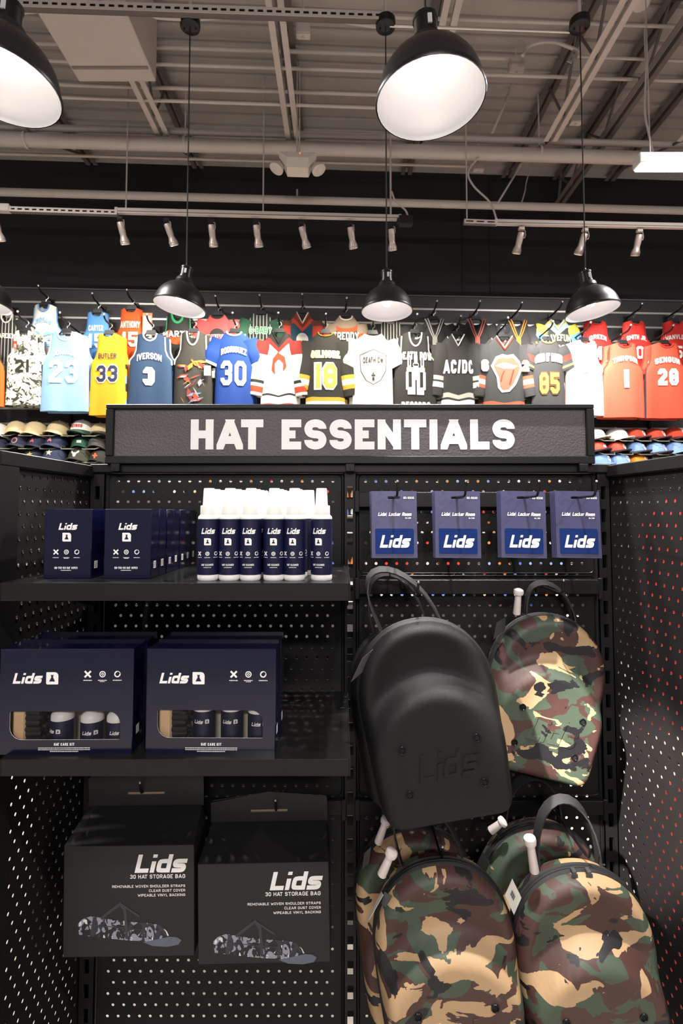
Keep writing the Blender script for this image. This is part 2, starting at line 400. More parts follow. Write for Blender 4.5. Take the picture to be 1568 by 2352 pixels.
# ================================================================== LARGE STRUCTURE: floor, ceiling, back wall
def structure(o): o['kind'] = 'structure'; return o
def wall_frame(o): o.location = (0, WALLY, 0); o.rotation_euler = (0, 0, WA); return o
def wl(p):                       # world point -> wall frame (x along the wall, y into it)
    q = Vector(p) - Vector((0, WALLY, 0)); return Vector((q.dot(EX), -q.dot(EN), q.z))
b = MB(); b.box(-6, 7, -3, 9, -.1, 0)
structure(b.build('floor', mat('pale_polished_concrete', '#c4bcb0', .45, noise=.1, nscale=2, bump=.05, bscale=30)))
ZC = WP(784, 393, 0).z           # underside of the deck at the wall
b = MB(); xs = (-6.5, 7); y = -8.0; prof = []
while y < .3:
    prof += [(y, ZC+.024), (y+.045, ZC+.024), (y+.055, ZC), (y+.14, ZC)]; y += .15
vs = []; fs = []
for i, (yy, zz) in enumerate(prof):
    vs += [(xs[0], yy, zz), (xs[1], yy, zz)]
    if i: fs.append((2*i-2, 2*i-1, 2*i+1, 2*i))
b.add(vs, fs); b.box(xs[0], xs[1], -8, .3, ZC+.06, ZC+.1)
ceil = structure(wall_frame(b.build('ceiling', BEIGE2, flat=True)))
# open-web joists under the deck, each a part of the ceiling with chords and web bars
def joist(X, zb, dark=False, y0=-1.0):
    j = D.objects.new('joist', None); COL.objects.link(j); j.parent = ceil
    j.matrix_parent_inverse = (Matrix.Translation((0,WALLY,0)) @ Matrix.Rotation(WA,4,'Z')).inverted()
    m = DARKB if dark else BEIGE
    yend = WALLY + X*math.tan(WA) - .05
    ybot = 4.36 if not dark else yend
    for z0, nm, mm, ye in ((zb, 'bottom_chord', m, ybot), (ZC-.055, 'top_chord', DARKB, yend)):
        for sx in (-1, 1):
            c = MB(); s = sx*.017
            c.box(X+s, X+s+sx*.042, y0, ye, z0, z0+.006); c.box(X+s, X+s+sx*.006, y0, ye, z0+.006, z0+.045)
            c.build(nm, mm, j, flat=True)
    c = MB(); n = 10; L = (ybot-y0)/n
    for k in range(n):
        ya = y0+k*L
        c.tube([(X,ya,ZC-.02),(X,ya+L/2,zb+.02)], .011, 5); c.tube([(X,ya+L/2,zb+.02),(X,ya+L,ZC-.02)], .011, 5)
    c.tube([(X,ybot,zb+.02),(X,yend-.1,ZC-.03)], .013, 5)
    w = c.build('web', DARKB, j)
for X, zb, dk in ((-2.62, EYE+3.2, 0), (-1.52, EYE+3.2, 0), (-.42, EYE+3.2, 0), (.70, EYE+3.2, 0), (1.80, EYE+3.2, 0), (2.37, EYE+3.36, 1), (2.95, EYE+3.2, 0)):
    joist(X, zb, bool(dk))
# back wall: black painted upper wall, with the slatted display panel standing proud of it
ZS = WP(784, 678, .06).z
b = MB(); b.box(-6.5, 7, 0, .15, 0, ZC+.1)
wall = structure(wall_frame(b.build('wall_back', mat('black_wall_paint', '#131213', .75, noise=.15, nscale=3, bump=.1, bscale=60))))
def wpart(mb, name, m, **k): return mb.build(name, m, wall, **k)
for sx, st in ((1063, .012), (1128, .02)):
    q = wl(WP(sx, 600, 0)); b = MB(); b.box(q.x-st, q.x+st, -.012, 0, ZS, ZC-.05, c=.003); wpart(b, 'seam_strip', mat('black_seam', '#0c0b0c', .7))
b = MB(); b.box(-6.4, 6.9, -.06, 0, 0, ZS)
wpart(b, 'slatwall_panel', mat('charcoal_slatwall', '#2b2928', .5, noise=.12, nscale=5, bump=.08, bscale=120), flat=True)
b = MB(); b.box(-6.4, 6.9, -.075, -.0, ZS, ZS+.015, c=.003); wpart(b, 'top_trim', mat('trim_grey', '#57504b', .5))
zr0 = WP(784, 707, .06).z; zr1 = WP(784, 945, .06).z; RS = (zr0-zr1)/7
for k in range(18):
    z = zr0 - k*RS; b = MB()
    b.box(-6.4, 6.9, -.068, -.058, z-.011, z+.011, c=.002); wpart(b, 'slat_rail', RAILM)
for sx in (160, 1492):
    q = wl(WP(sx, 1000, .08)); b = MB(); b.box(q.x-.012, q.x+.012, -.09, -.06, 0, WP(784,948,.06).z); wpart(b, 'upright_standard', BLK2)

# ================================================================== CEILING SERVICES
def run(name, label, cat, y0, y1, off, dia, x0=-60, x1=1640, m=BEIGE, xa=0, xb=1568, n=14):
    """a straight pipe along the wall through two pixels at one distance from the wall"""
    f = lambda x: y0 + (y1-y0)*(x-xa)/(xb-xa)
    A, B = WP(x0, f(x0), off), WP(x1, f(x1), off); c = (A+B)/2
    b = MB(); b.tube([A-c, B-c], dia/2, n); o = b.build(name, m, None, loc=c); return tag(o, label, cat)
run('sprinkler_pipe', 'thickest beige pipe running the whole width under the ceiling deck', 'pipe', 320, 366, 1.13, .11)
run('water_pipe', 'medium beige pipe just above and behind the thickest ceiling pipe', 'pipe', 291, 333, 1.12, .055)
run('branch_pipe', 'beige pipe crossing in front of the black wall, above the spotlight track', 'pipe', 441, 484, .75, .07)
run('conduit', 'thin beige conduit just below the thickest ceiling pipe', 'conduit', 353, 395, .9, .026, x1=1075)
run('conduit', 'long thin beige conduit passing behind the front pendant shade and below the junction box', 'conduit', 136, 186, 1.6, .026)
run('conduit', 'thin beige conduit level with the rim of the front pendant shade', 'conduit', 219, 271, 1.5, .024, x1=890)
run('bridging_bar', 'beige bridging bar ending at the square junction box', 'bar', 97, 147, 1.55, .03, x1=1175)
run('bridging_bar', 'beige bridging bar between the two thin conduits left of the front pendant', 'bar', 190, 240, 1.4, .028, x1=880)
run('conduit', 'topmost thin conduit at the upper right of the ceiling', 'conduit', 10, 62, 2.0, .024, x0=900)
run('conduit', 'beige conduit at the upper right leading off the arched bend', 'conduit', 72, 140, 1.75, .022, x0=1325)
run('steel_conduit', 'bright steel conduit joining the middle and right pendant canopies', 'conduit', 29, 82.5, 2.42, .018, x0=895, x1=1335, m=STEEL)
def strut(name, label, x0, y0, x1, y1, off, h, slots=True, d=.04, pit=.055):
    A, B = WP(x0, y0, off), WP(x1, y1, off); c = (A+B)/2; L = (B-A).length
    t = thing(name, label, 'strut', c, (0, -math.atan2(B.z-A.z, math.hypot(B.x-A.x,B.y-A.y)), WA))
    b = MB(); hs = h*.34
    b.box(-L/2, L/2, 0, .003, hs/2, h/2); b.box(-L/2, L/2, 0, .003, -h/2, -hs/2)
    n = int(L/pit)
    for k in range(n+1):
        x = -L/2 + k*L/n; b.box(max(-L/2,x-pit*.2), min(L/2,x+pit*.2), 0, .003, -hs/2, hs/2)
    b.build('face', BEIGE, t, flat=True)
    b = MB(); b.box(-L/2,L/2,.003,d,h/2-.003,h/2); b.box(-L/2,L/2,.003,d,-h/2,-h/2+.003); b.box(-L/2,L/2,d-.003,d,-h/2,h/2); b.build('channel', DARKB, t, flat=True)
    return t
strut('strut_channel', 'slotted beige strut channel along the top left, above the left pendant canopy', -40, 2, 900, 35, 2.45, .05)
strut('strut_channel', 'slotted beige strut at the left end of the long spotlight track', 20, 479, 268, 487, 1.22, .04)
strut('strut_channel', 'short slotted strut at the left end of the right-hand spotlight track', 1066, 507, 1140, 510, 1.22, .035, pit=.07)
def rod(label, x, y, off, top=None, r=.006, name='hanger_rod', cat='rod'):
    p = WP(x, y, off); zt = ZC if top is None else top
    b = MB(); b.tube([(0,0,0),(0,0,zt-p.z)], r, 6); return tag(b.build(name, BEIGE, None, loc=p), label, cat)
rod('thin rod holding up the track between the first spotlight and the left pendant cord', 289, 484, 1.2)
rod('thin rod holding up the track near the fourth spotlight from the left', 604, 492, 1.2)
rod('thin rod beside the middle pendant cord, meeting the track end', 897, 500, 1.2, r=.008)
rod('thin rod holding up the left end of the right-hand track', 1072, 503, 1.2)
rod('thin rod between the beige pipe and the exit lamp above it', 682, 466, .75, top=WP(684,412,.9).z, r=.008)
def cable(name, label, pts, off, r, m=BEIGE, cat='cable'):
    q = [WP(x,y,(off if not isinstance(off,(list,tuple)) else off[i])) for i,(x,y) in enumerate(pts)]
    sm = []
    for i in range(len(q)-1):
        p0,p1,p2,p3 = q[max(i-1,0)],q[i],q[i+1],q[min(i+2,len(q)-1)]
        for k in range(5):
            t = k/5; sm.append(.5*((2*p1)+(p2-p0)*t+(2*p0-5*p1+4*p2-p3)*t*t+(3*p1-p0-3*p2+p3)*t**3))
    sm.append(q[-1]); c = sm[0].copy()
    b = MB(); b.tube([p-c for p in sm], r, 6); return tag(b.build(name, m, None, loc=c), label, cat)
cable('flexible_cable', 'pale cable drooping to the start of the right-hand track', [(1100,360),(1075,395),(1088,428),(1125,465),(1140,505)], 1.15, .008)
cable('flexible_cable', 'pale cable slanting down to the black box at the track end', [(899,440),(908,462),(930,482),(936,496)], 1.2, .008)
cable('flexible_cable', 'long wavy pale cable hanging down to the linear light', [(1484,-20),(1480,70),(1483,160),(1480,250),(1488,300),(1499,348)], 1.85, .008)
cable('conduit_bend', 'arched conduit bend rising from the square junction box', [(1200,128),(1212,108),(1240,98),(1275,98),(1305,108),(1335,119)], 1.72, .013, cat='conduit')
cable('brace_rod', 'slanting brace rod in front of the dark wall above the right track', [(1215,345),(1180,405),(1143,466)], .8, .01, cat='rod')
cable('brace_rod', 'slanting brace rod between the junction box and the thick pipe', [(1182,180),(1155,248),(1130,305)], 1.2, .012, cat='rod')
cable('flexible_cable', 'drooping grey wire left of the right pendant cord, near the wall top', [(1246,303),(1212,405),(1205,440),(1196,470)], .6, .006)
cable('flexible_cable', 'curved conduit running left from the left pendant canopy', [(40,28),(150,20),(320,24),(360,38),(415,42)], 2.4, .014)
cable('flexible_cable', 'curved conduit running right from the left pendant canopy', [(460,42),(510,38),(560,34),(760,40),(800,50),(875,61)], 2.4, .014)
# duct box
A = P(80, 27, 3.44); z = EYE+3.15
t = thing('air_duct', 'boxy beige air duct under the deck at the upper left', 'duct', (-1.637, 3.48, z))
b = MB(); b.box(-.282, .282, -.36, .197, 0, ZC-z-.02, c=.006); b.build('casing', BEIGE, t, flat=True)
b = MB(); b.box(-.27, .27, .06, .08, -.012, 0, c=.004); b.build('seam_lip', mat('beige_seam','#7f746c',.6), t)
def jbox(label, x, y, off, w, h):
    p = WP(x,y,off); b = MB(); b.box(-w/2,w/2,0,w*.5,-h/2,h/2,c=.004); b.box(-w*.42,w*.42,-.006,0,-h*.42,h*.42,c=.002)
    b.tube([(0,w*.25,h/2),(0,w*.25,ZC-p.z)],.006,5)
    b.lathe([(.004,-h/2-.008),(.012,-h/2-.008),(.012,-h/2)],8,(0,w*.25,0))
    return tag(b.build('junction_box', BEIGE, None, loc=p, rot=(0,0,WA)), label, 'box')
jbox('square junction box right of the front pendant shade', 1188, 146, 1.6, .12, .1)
jbox('small junction box above the beige pipe, right of the front pendant', 1100, 381, .95, .1, .07)
jbox('junction box on top of the long rod above the exit lamp', 696, 62, 2.0, .1, .1)
jbox('small pale sensor box on the right joist', 1325, 272, 1.35, .1, .06)
p = WP(931, 508, 1.2); b = MB(); b.box(-.06,.06,-.03,.03,-.04,.04,c=.006); b.box(-.075,-.06,-.02,.02,-.02,.02,c=.003)
tag(b.build('power_box', BLK2, None, loc=p, rot=(0,0,WA)), 'black box at the right end of the long spotlight track', 'box')
p = WP(10, 479, 1.2); b = MB(); b.box(-.05,.05,-.03,.03,-.03,.03,c=.006); b.box(.05,.062,-.02,.02,-.015,.015,c=.003)
tag(b.build('power_box', BEIGE, None, loc=p, rot=(0,0,WA)), 'pale box at the far left end of the spotlight track', 'box')
# emergency exit lamp with two heads
p = WP(684, 380, 1.35); s = (WP(774,380,1.35)-p).length/90.0
t = thing('emergency_light', 'white emergency lamp with two swivel heads hanging below the ceiling pipe', 'emergency light', p, (0,0,WA))
EW = mat('ivory_plastic', '#d8cfc4', .5)
b = MB(); a = .045
b.add([(-42*s,-.05,22*s),(42*s,-.05,22*s),(24*s,-.09,2*s),(-24*s,-.09,2*s),(24*s,-.09,-22*s),(-24*s,-.09,-22*s),(-42*s,.03,22*s),(42*s,.03,22*s),(24*s,.03,-22*s),(-24*s,.03,-22*s),(42*s,-.05,8*s),(-42*s,-.05,8*s)],
      [(0,1,2,3),(3,2,4,5),(6,7,1,0),(9,8,7,6),(5,4,8,9),(1,10,4,2),(0,3,5,11),(1,7,8,4,10),(0,11,5,9,6)])
b.build('housing', EW, t, flat=True)
for sx in (-1,1):
    b = MB(); M = Matrix.Rotation(-sx*.5,4,'Y') @ Matrix.Rotation(math.radians(158),4,'X') @ Matrix.Scale(.8,4,(0,1,0))
    b.lathe([(0,-.05),(.02,-.045),(.04,-.02),(.058,.02),(.06,.035),(.05,.038),(0,.03)], 14, (sx*44*s,-.05,-14*s), 0, M)
    b.build('lamp_head', mat('ivory_head', '#c9bfb5', .4), t)
b = MB(); b.lathe([(.022,0),(.02,.012),(.008,.025)],12,(0,-.01,22*s)); b.tube([(-.008,-.01,22*s),(-.008,-.01,ZC-p.z)],.006,6); b.tube([(.012,-.01,22*s),(.012,-.01,ZC-p.z)],.006,6); b.build('stem', BEIGE, t)
b = MB(); b.lathe([(0,.004),(.005,.003),(.006,0)],8,(5*s,-.062,17*s)); b.build('indicator', mat('red_indicator','#ff6a4a',.4,emit=2.0), t)
# linear light
p = P(1470, 372, 3.5)
t = thing('linear_light', 'bright white linear ceiling light at the right edge', 'light', p)
b = MB(); b.box(0, 1.2, 0, .1, 0, .075, c=.006); b.build('housing', mat('white_housing','#d9d5d0',.4), t)
b = MB(); b.box(.012, 1.188, .006, .094, -.012, 0, c=.004); b.build('diffuser', mat('lit_diffuser','#ffffff',.5,emit=9.0), t)
for k in (.1, 1.1):
    b = MB(); b.tube([(k,.05,.075),(k,.05,ZC-p.z)], .004, 5); b.build('hanger_wire', BEIGE, t)

# ================================================================== PENDANTS
SHB = mat('black_enamel_shade', '#1a1919', .38, spec=.5, noise=.1, nscale=15, bump=.05, bscale=200)
SHW = mat('white_enamel_inside', '#cfced2', .35)
BULBM = mat('lit_bulb', '#fff6ea', .4, emit=BULB)
CORD = mat('black_cord', '#111111', .6)
prof = [(.154,-.004),(.156,.002),(.153,.012),(.150,.02),(.146,.04),(.136,.068),(.118,.096),(.094,.12),(.07,.136),(.056,.142),(.052,.147),(.054,.152),(.051,.157),(.049,.172),(.043,.178)]
def pendant(loc, ztop, label, tilt=(0,0), plate=True):
    t = thing('pendant_lamp', label, 'pendant lamp', loc, group=None)
    R = Euler((tilt[0], tilt[1], 0)).to_matrix().to_4x4(); piv = Matrix.Translation((0,0,.23))
    M = piv @ R @ piv.inverted()
    b = MB(); b.lathe(prof, 40); b.xf(M).build('shade', SHB, t, angle=50)
    b = MB(); b.lathe([(r-.003, z) for r,z in prof[:11]]+[(.03,.146),(.0,.146)], 40); b.xf(M).build('shade_lining', SHW, t, angle=60)
    b = MB(); b.lathe([(.043,.178),(.036,.182),(.036,.192),(.033,.194),(.033,.236),(.036,.238),(.036,.246),(.03,.252),(.012,.256),(.008,.27),(0,.271)], 20); b.xf(M).build('socket', BLK2, t)
    b = MB(); b.box(.0,.012,-.0372,-.033,.2,.228); b.xf(M).build('rating_sticker', mat('sticker_white','#d8d8d6',.5), t)
    b = MB(); b.lathe([(.016,.146),(.017,.12),(.024,.105),(.031,.088),(.034,.07),(.031,.052),(.022,.038),(.01,.031),(0,.03)], 18); b.xf(M).build('bulb', BULBM, t)
    L = D.lights.new('pendant_beam', 'SPOT'); L.energy = PEND*(.5 if loc[1] < 0 else 1); L.spot_size = math.radians(150); L.spot_blend = .5; L.shadow_soft_size = .033; L.color = (1,.96,.92)
    lo = D.objects.new('pendant_beam', L); COL.objects.link(lo); lo.parent = t; lo.location = (0,0,.012)
    zt = ztop - loc[2]
    b = MB(); b.tube([(0,0,.255),(0,0,zt)], .0042, 6); b.build('cord', CORD, t)
    if plate:
        b = MB(); b.lathe([(0,-.022),(.052,-.022),(.06,-.016),(.062,0),(.06,.03),(0,.03)], 24, (0,0,zt))
        for sx in (-1,1): b.lathe([(.006,-.026),(.006,-.02)],8,(sx*.035,0,zt))
        b.build('canopy', BLK2, t)
        b = MB(); b.tube([(0,0,zt+.03),(0,0,ZC-loc[2])], .011, 8); b.build('stem', BEIGE, t)
    return t
def rimc(x, y, Y): p = P(x, y, Y); return (p.x, p.y, p.z)
zcan = P(437, 57, 3.1).z
pendant(rimc(978, 234, 1.43), 4.4, 'large front black pendant lamp with lit bulb in view, top centre right', (-.02, -.05))
pendant(rimc(16, 202, 1.43), 4.4, 'front black pendant lamp cut by the upper left edge', (-.03, .05))
pendant(rimc(427, 707, 3.1), zcan, 'black pendant lamp above the bright orange and green jerseys, first full one from the left', (-.03, .16))
pendant(rimc(888, 716, 3.1), zcan, 'black pendant lamp in the middle, in front of the pinstriped jersey', (-.03, .0))
pendant(rimc(1346, 717, 3.1), zcan, 'black pendant lamp on the right, tilted, before the pale yellow jersey', (-.03, -.15))
pendant(rimc(-25, 700, 3.1), zcan, 'black pendant lamp at the left edge, only half its shade showing', (-.03, .14))
pendant((1.45, 1.43, 2.75), 4.4, 'pendant lamp above the rack, out of view to the right')
for X in (-.95, .25, 1.45):      # the row that carries on behind the viewer and lights the rack
    pendant((X, -.24, 2.75), 4.4, {-.95:'pendant lamp left and behind the viewer', .25:'pendant lamp straight above and behind the viewer', 1.45:'pendant lamp right and behind the viewer'}[X])

# ================================================================== TRACK LIGHTS
def track(label, x0, y0, x1, y1):
    A, B = WP(x0, y0, 1.2), WP(x1, y1, 1.2); c = (A+B)/2; L = (B-A).length
    rot = (0, -math.atan2(B.z-A.z, math.hypot(B.x-A.x,B.y-A.y)), WA)
    t = thing('light_track', label, 'track', c, rot)
    b = MB(); b.box(-L/2,L/2,-.018,.018,-.014,.03,c=.003); b.build('rail', BEIGE, t)
    b = MB(); b.box(-L/2,L/2,-.019,.019,-.004,.002); b.build('groove_strip', mat('track_groove','#5d544d',.5), t)
    for e in (-1,1):
        b = MB(); b.box(e*L/2-.012,e*L/2+.012,-.021,.021,-.017,.033,c=.003); b.build('end_cap', BEIGE, t)
track('long beige spotlight track carrying seven spotlights, left of centre', 268, 487, 918, 503)
track('right-hand beige spotlight track carrying three spotlights', 1138, 513, 1620, 523)
HEAD = mat('pale_spot_body', '#b3a59d', .35, metal=.3)
spots = [(276,500,.14,'first spotlight from the left, on the long track'),(383,504,.30,'second spotlight from the left, tilted to the right'),(485,506,.06,'third spotlight from the left, hanging almost straight'),
 (588,507,.12,'fourth spotlight from the left'),(692,511,.30,'fifth spotlight from the left, tilted to the right'),(804,512,.22,'sixth spotlight from the left, glowing at its lens'),(898,516,.14,'seventh spotlight, partly behind the middle pendant cord'),
 (1197,524,-.14,'first spotlight on the right-hand track'),(1343,527,-.2,'second spotlight on the right-hand track, behind the right pendant cord'),(1468,529,-.02,'third spotlight on the right-hand track, near the right edge'),(-12,492,.1,'spotlight cut by the left edge, only its glowing lens showing')]
aims = [75,185,330,480,560,800,960,1190,1290,1440,20]
for i, (x, y, tl, lab) in enumerate(spots):
    p = WP(x, y, 1.2); t = thing('track_spotlight', lab, 'spotlight', p, (0,0,WA), 'track spotlights')
    warm = i < 7 or i == 10
    b = MB(); b.box(-.024,.024,-.016,.016,-.018,.006,c=.003); b.build('adapter', BLK2 if warm else BEIGE, t)
    b = MB(); b.tube([(.016,0,-.015),(.03,0,-.02),(.034,0,-.06),(.026,0,-.085),(.012,0,-.085)], .006, 6, flat=.6); b.build('yoke', HEAD, t)
    R = Matrix.Translation((0,0,-.035)) @ Matrix.Rotation(-tl,4,'Y') @ Matrix.Rotation(math.radians(24),4,'X')
    b = MB(); b.lathe([(0,0),(.024,-.001),(.027,-.008),(.027,-.06),(.026,-.085),(.024,-.10),(.03,-.125),(.036,-.14),(.037,-.152),(.035,-.154),(.037,-.157),(.037,-.17),(.033,-.172),(.031,-.166)], 20)
    b.xf(R).build('barrel', HEAD, t)
    b = MB(); b.lathe([(.031,-.164),(0,-.162)], 16); b.xf(R).build('lens', mat('lit_lens','#fff3d8',.3,emit=6.0), t)
    L = D.lights.new('spot_beam', 'SPOT'); L.energy = SPOT*(.5,.52,.6,.85,.75,.55,.75,1.1,1.15,1.0,.3)[i]; L.spot_size = math.radians(62); L.spot_blend = .8; L.shadow_soft_size = .03
    L.color = (1,.94,.80) if warm else (1,.97,.93)
    lo = D.objects.new('spot_beam', L); COL.objects.link(lo)
    tg = WP(aims[i], 850, .3); src = t.matrix_basis @ (R @ Vector((0,0,-.18)))
    lo.location = src; lo.rotation_euler = (tg - Vector(src)).to_track_quat('-Z','Y').to_euler()

# pipe hangers, a smoke detector and a perforated strap
for x, y, w in ((425, 331, 'by the left pendant cord'), (1238, 352, 'near the arched conduit'), (60, 322, 'near the left edge')):
    p = WP(x, y, 1.13); t = thing('pipe_hanger', 'clevis hanger of the thick ceiling pipe '+w, 'hanger', p, (0,0,WA))
    b = MB(); b.tube([(0,.062*math.cos(2*math.pi*k/16),.062*math.sin(2*math.pi*k/16)) for k in range(17)], .012, 6, flat=.3); b.build('clevis_ring', BEIGE, t)
    b = MB(); b.tube([(0,0,.06),(0,0,ZC-p.z)], .007, 6); b.build('rod', BEIGE, t)
p = WP(1472, 8, 2.0); b = MB(); b.lathe([(0,-.02),(.05,-.02),(.06,-.01),(.065,.02),(.03,.03),(.012,.03),(.012,ZC-p.z),(0,ZC-p.z)],20)
tag(b.build('smoke_detector', EW, None, loc=p), 'round white detector at the top right of the ceiling', 'detector')
p = WP(1315, 128, 2.35); b = MB(); b.box(-.016,.016,0,.003,-.05,.045,0)
for k in (-.022,.02): b.box(-.006,.006,-.0006,0,k-.008,k+.008,1)
tag(b.build('perforated_strap', [STEEL, DARKB], None, loc=p, rot=(0,.45,WA), flat=True), 'short bright perforated strap beside the right pendant canopy', 'strap')
# ================================================================== JERSEYS ON THE BACK WALL
def pw(tab, t):
    for (a,va),(c,vc) in zip(tab, tab[1:]):
        if t <= c: return va + (vc-va)*(t-a)/(c-a) if c > a else vc
    return tab[-1][1]
KIND = {'tank':[(0,1),(.58,.94),(.66,.92),(.72,.74),(.80,.64),(1,.60)], 'tee':[(0,.72),(.6,.68),(.82,.66),(.92,.62),(1,.44)], 'hockey':[(0,.70),(.5,.68),(.8,.68),(.92,.64),(1,.42)]}
HANGM = mat('black_hanger', '#1c1c1d', .4)
ARMM = BLK2
def short(l): return ' '.join(l.split()[:11])
def jersey(kind, xl, xr, yt, yb, off, base, label, bands=(), trim=None, neck='round', nd=.13, texts=(), sleeves=None, sl_bands=(), side=None, patt=None, sleeve_text=None, extra=None, hang=True, arm=True, row='front row of jerseys', behind=None, piping=None, yaw=0.0, tag_=None, shadowed=None):
    ym = (yt+yb)/2
    A, Bp = WP(xl, ym, off), WP(xr, ym, off); Wd = (Bp-A).length
    top = WP((xl+xr)/2, yt, off); bot = WP((xl+xr)/2, yb, off); H = top.z-bot.z
    t = thing('jersey', label, 'jersey', (bot.x, bot.y, bot.z), (0,0,WA+yaw), row)
    tab = KIND[kind]; bth = .045; rr = random.Random(label)
    ph = rr.uniform(0,6); kf = rr.uniform(14,20)
    def hw(tt): return pw(tab, tt)*Wd/2
    nu = .5 if kind == 'tank' else .62
    def ztop(u, front=True):
        a = abs(u); d = nd*(1 if front else .35)
        if a < nu:
            q = a/nu
            return 1 - (d*(1-q) if (neck == 'v' and front) else d*math.sqrt(max(0,1-q*q)))
        return 1 - (.06 if kind != 'tank' else .02)*(a-nu)/(1-nu)
    def fold(x, tt): return .011*(.25+.75*(1-tt))*math.sin(kf*x+ph) + .004*math.sin(2.3*kf*x+ph*2)*(1-tt)
    def fy(x, tt):
        u = min(1, abs(x)/max(hw(tt),1e-4)); return -bth*math.sqrt(max(0,1-u**3)) + fold(x,tt)
    mats = [cloth(base) if patt is None else patt]; idx = {base:0}
    def mi(c):
        if c not in idx: idx[c] = len(mats); mats.append(cloth(c))
        return idx[c]
    cuts = sorted(set([0,.1,.2,.3,.4,.5,.58,.64,.68,.72,.76,.80,.86,.92,.96,1.0] + [v for b_ in bands for v in b_[:2]]))
    N = 36; b = MB(); vs = []
    for tt in cuts:
        for k in range(N):
            a = 2*math.pi*k/N; s_, c2 = math.sin(a), math.cos(a); u = math.copysign(abs(s_)**.9, s_); front = c2 < 0
            w = hw(tt); x = u*w
            z = tt*ztop(u, front)*H
            y = fy(x,tt) if front else bth*.5*math.sqrt(max(0,1-abs(u)**3)) + fold(x,tt)*.6
            vs.append((x,y,z))
    fs = []; ms = []
    for i in range(len(cuts)-1):
        tm = (cuts[i]+cuts[i+1])/2; m = 0
        for b_ in bands:
            if b_[0] <= tm <= b_[1]: m = mi(b_[2])
        for k in range(N):
            um = abs(math.sin(2*math.pi*(k+.5)/N)); mm = m
            if side and um > side[1] and tm < .68: mm = mi(side[0] if not isinstance(side[0],(list,tuple)) else side[0][int(tm*22) % len(side[0])])
            fs.append((i*N+k, i*N+(k+1)%N, (i+1)*N+(k+1)%N, (i+1)*N+k)); ms.append(mm)
    b.add(vs, fs); b.m = ms; b.build('body', mats, t, angle=80)
    # collar and armhole trim
    if trim:
        tr = trim if isinstance(trim,(list,tuple)) else (trim,); b = MB(); bm = []
        for j, c in enumerate(tr):
            front = []; back = []
            for k in range(17):
                u = -nu + 2*nu*k/16; w = hw(1.0); x = u*w
                o = j*.012
                front.append((x*(1+.10*j), fy(x,1.0)-.004, (ztop(u,True))*H - .004 - o*(1.6 if neck=='v' else 1)))
                back.append((x, bth*.5+.003, ztop(u,False)*H-.004))
            n0 = len(b.f); b.tube(front, .0075, 5, flat=.6); b.tube(back, .006, 5, flat=.6); bm += [j]*(len(b.f)-n0)
            if kind == 'tank' and j == 0:
                for sx in (-1,1):
                    arm_ = [(sx*hw(tt)*1.01, -.006+fold(sx*hw(tt),tt), tt*ztop(sx)*H) for tt in (.6,.64,.66,.68,.7,.72,.76,.8,.86,.92,.98)]
                    n0 = len(b.f); b.tube(arm_, .0075, 5); bm += [j]*(len(b.f)-n0)
        b.m = bm; b.build('trim', [cloth(c) for c in tr], t)
    if piping:
        b = MB()
        for sx in (-1,1):
            for ins in (0,.026):
                pts = []
                for k in range(9):
                    q = k/8; x = sx*((nu*hw(1)+ins)*(1-q)**.8 + .006 + ins*.5*q); z = H*(1-(nd*1.35+.02)*q**1.2) - ins*.4*q
                    pts.append((x, fy(x,z/H)-.006, z))
                x = sx*(.006+ins*.5)
                pts += [(x, fy(x,.5)-.006, H*.62),(x, fy(x,.3)-.006, H*.2)]
                b.tube(pts, .0055, 5)
        b.build('piping', cloth(piping), t)
    # sleeves
    if kind in ('tee','hockey'):
        sc = sleeves or base
        for sx in (-1,1):
            if kind == 'tee': P0, P1, w0, w1 = (sx*Wd*.255, H*.90), (sx*Wd*.44, H*.60), .085, .072
            else: P0, P1, w0, w1 = (sx*Wd*.265, H*.88), (sx*Wd*.43, H*.22), .085, .06
            b = MB(); sm = [cloth(sc)]; si = {sc:0}; bm = []
            dx, dz = P1[0]-P0[0], P1[1]-P0[1]; L = math.hypot(dx,dz); dx/=L; dz/=L; nx, nz = -dz*1, dx
            ss = sorted(set([0,.15,.3,.45,.6,.75,.9,1.0]+[v for q in sl_bands for v in q[:2]]))
            n = 12; vs = []
            for s in ss:
                cx = P0[0]+dx*L*s + sx*.012*math.sin(s*3); cz = P0[1]+dz*L*s; w = w0+(w1-w0)*s
                for k in range(n):
                    a = 2*math.pi*k/n
                    vs.append((cx+nx*w*math.cos(a), .03*math.sin(a)-.012+.006*math.sin(9*s+ph), cz+nz*w*math.cos(a)))
            for i in range(len(ss)-1):
                sm_ = (ss[i]+ss[i+1])/2; m = 0
                for q in sl_bands:
                    if q[0] <= sm_ <= q[1]:
                        if q[2] not in si: si[q[2]] = len(sm); sm.append(cloth(q[2]))
                        m = si[q[2]]
                for k in range(n):
                    b.f.append([i*n+k, i*n+(k+1)%n, (i+1)*n+(k+1)%n, (i+1)*n+k]); bm.append(m)
            b.f.append(list(range(n))); bm.append(0); b.f.append([(len(ss)-1)*n+k for k in range(n)]); bm.append(0)
            b.v = vs; b.m = bm; so = b.build('sleeve', sm, t, angle=60)
            if sleeve_text:
                ch, col, oc = sleeve_text[0 if sx < 0 else 1]
                cx, cz = P0[0]+dx*L*.42, P0[1]+dz*L*.42
                b = MB(); ps = text(ch, H*.15, weight=.34, ws=.8, anchor='c'); put(b, shift(ps,cx,cz-H*.075), -.058, 0)
                ps = text(ch, H*.15, weight=.14, ws=.8, anchor='c'); put(b, shift(ps,cx,cz-H*.075), -.06, 1); b.build('number', [ink(oc), ink(col)], so, flat=True)
    # lettering and numbers, following the folds
    groups = {}
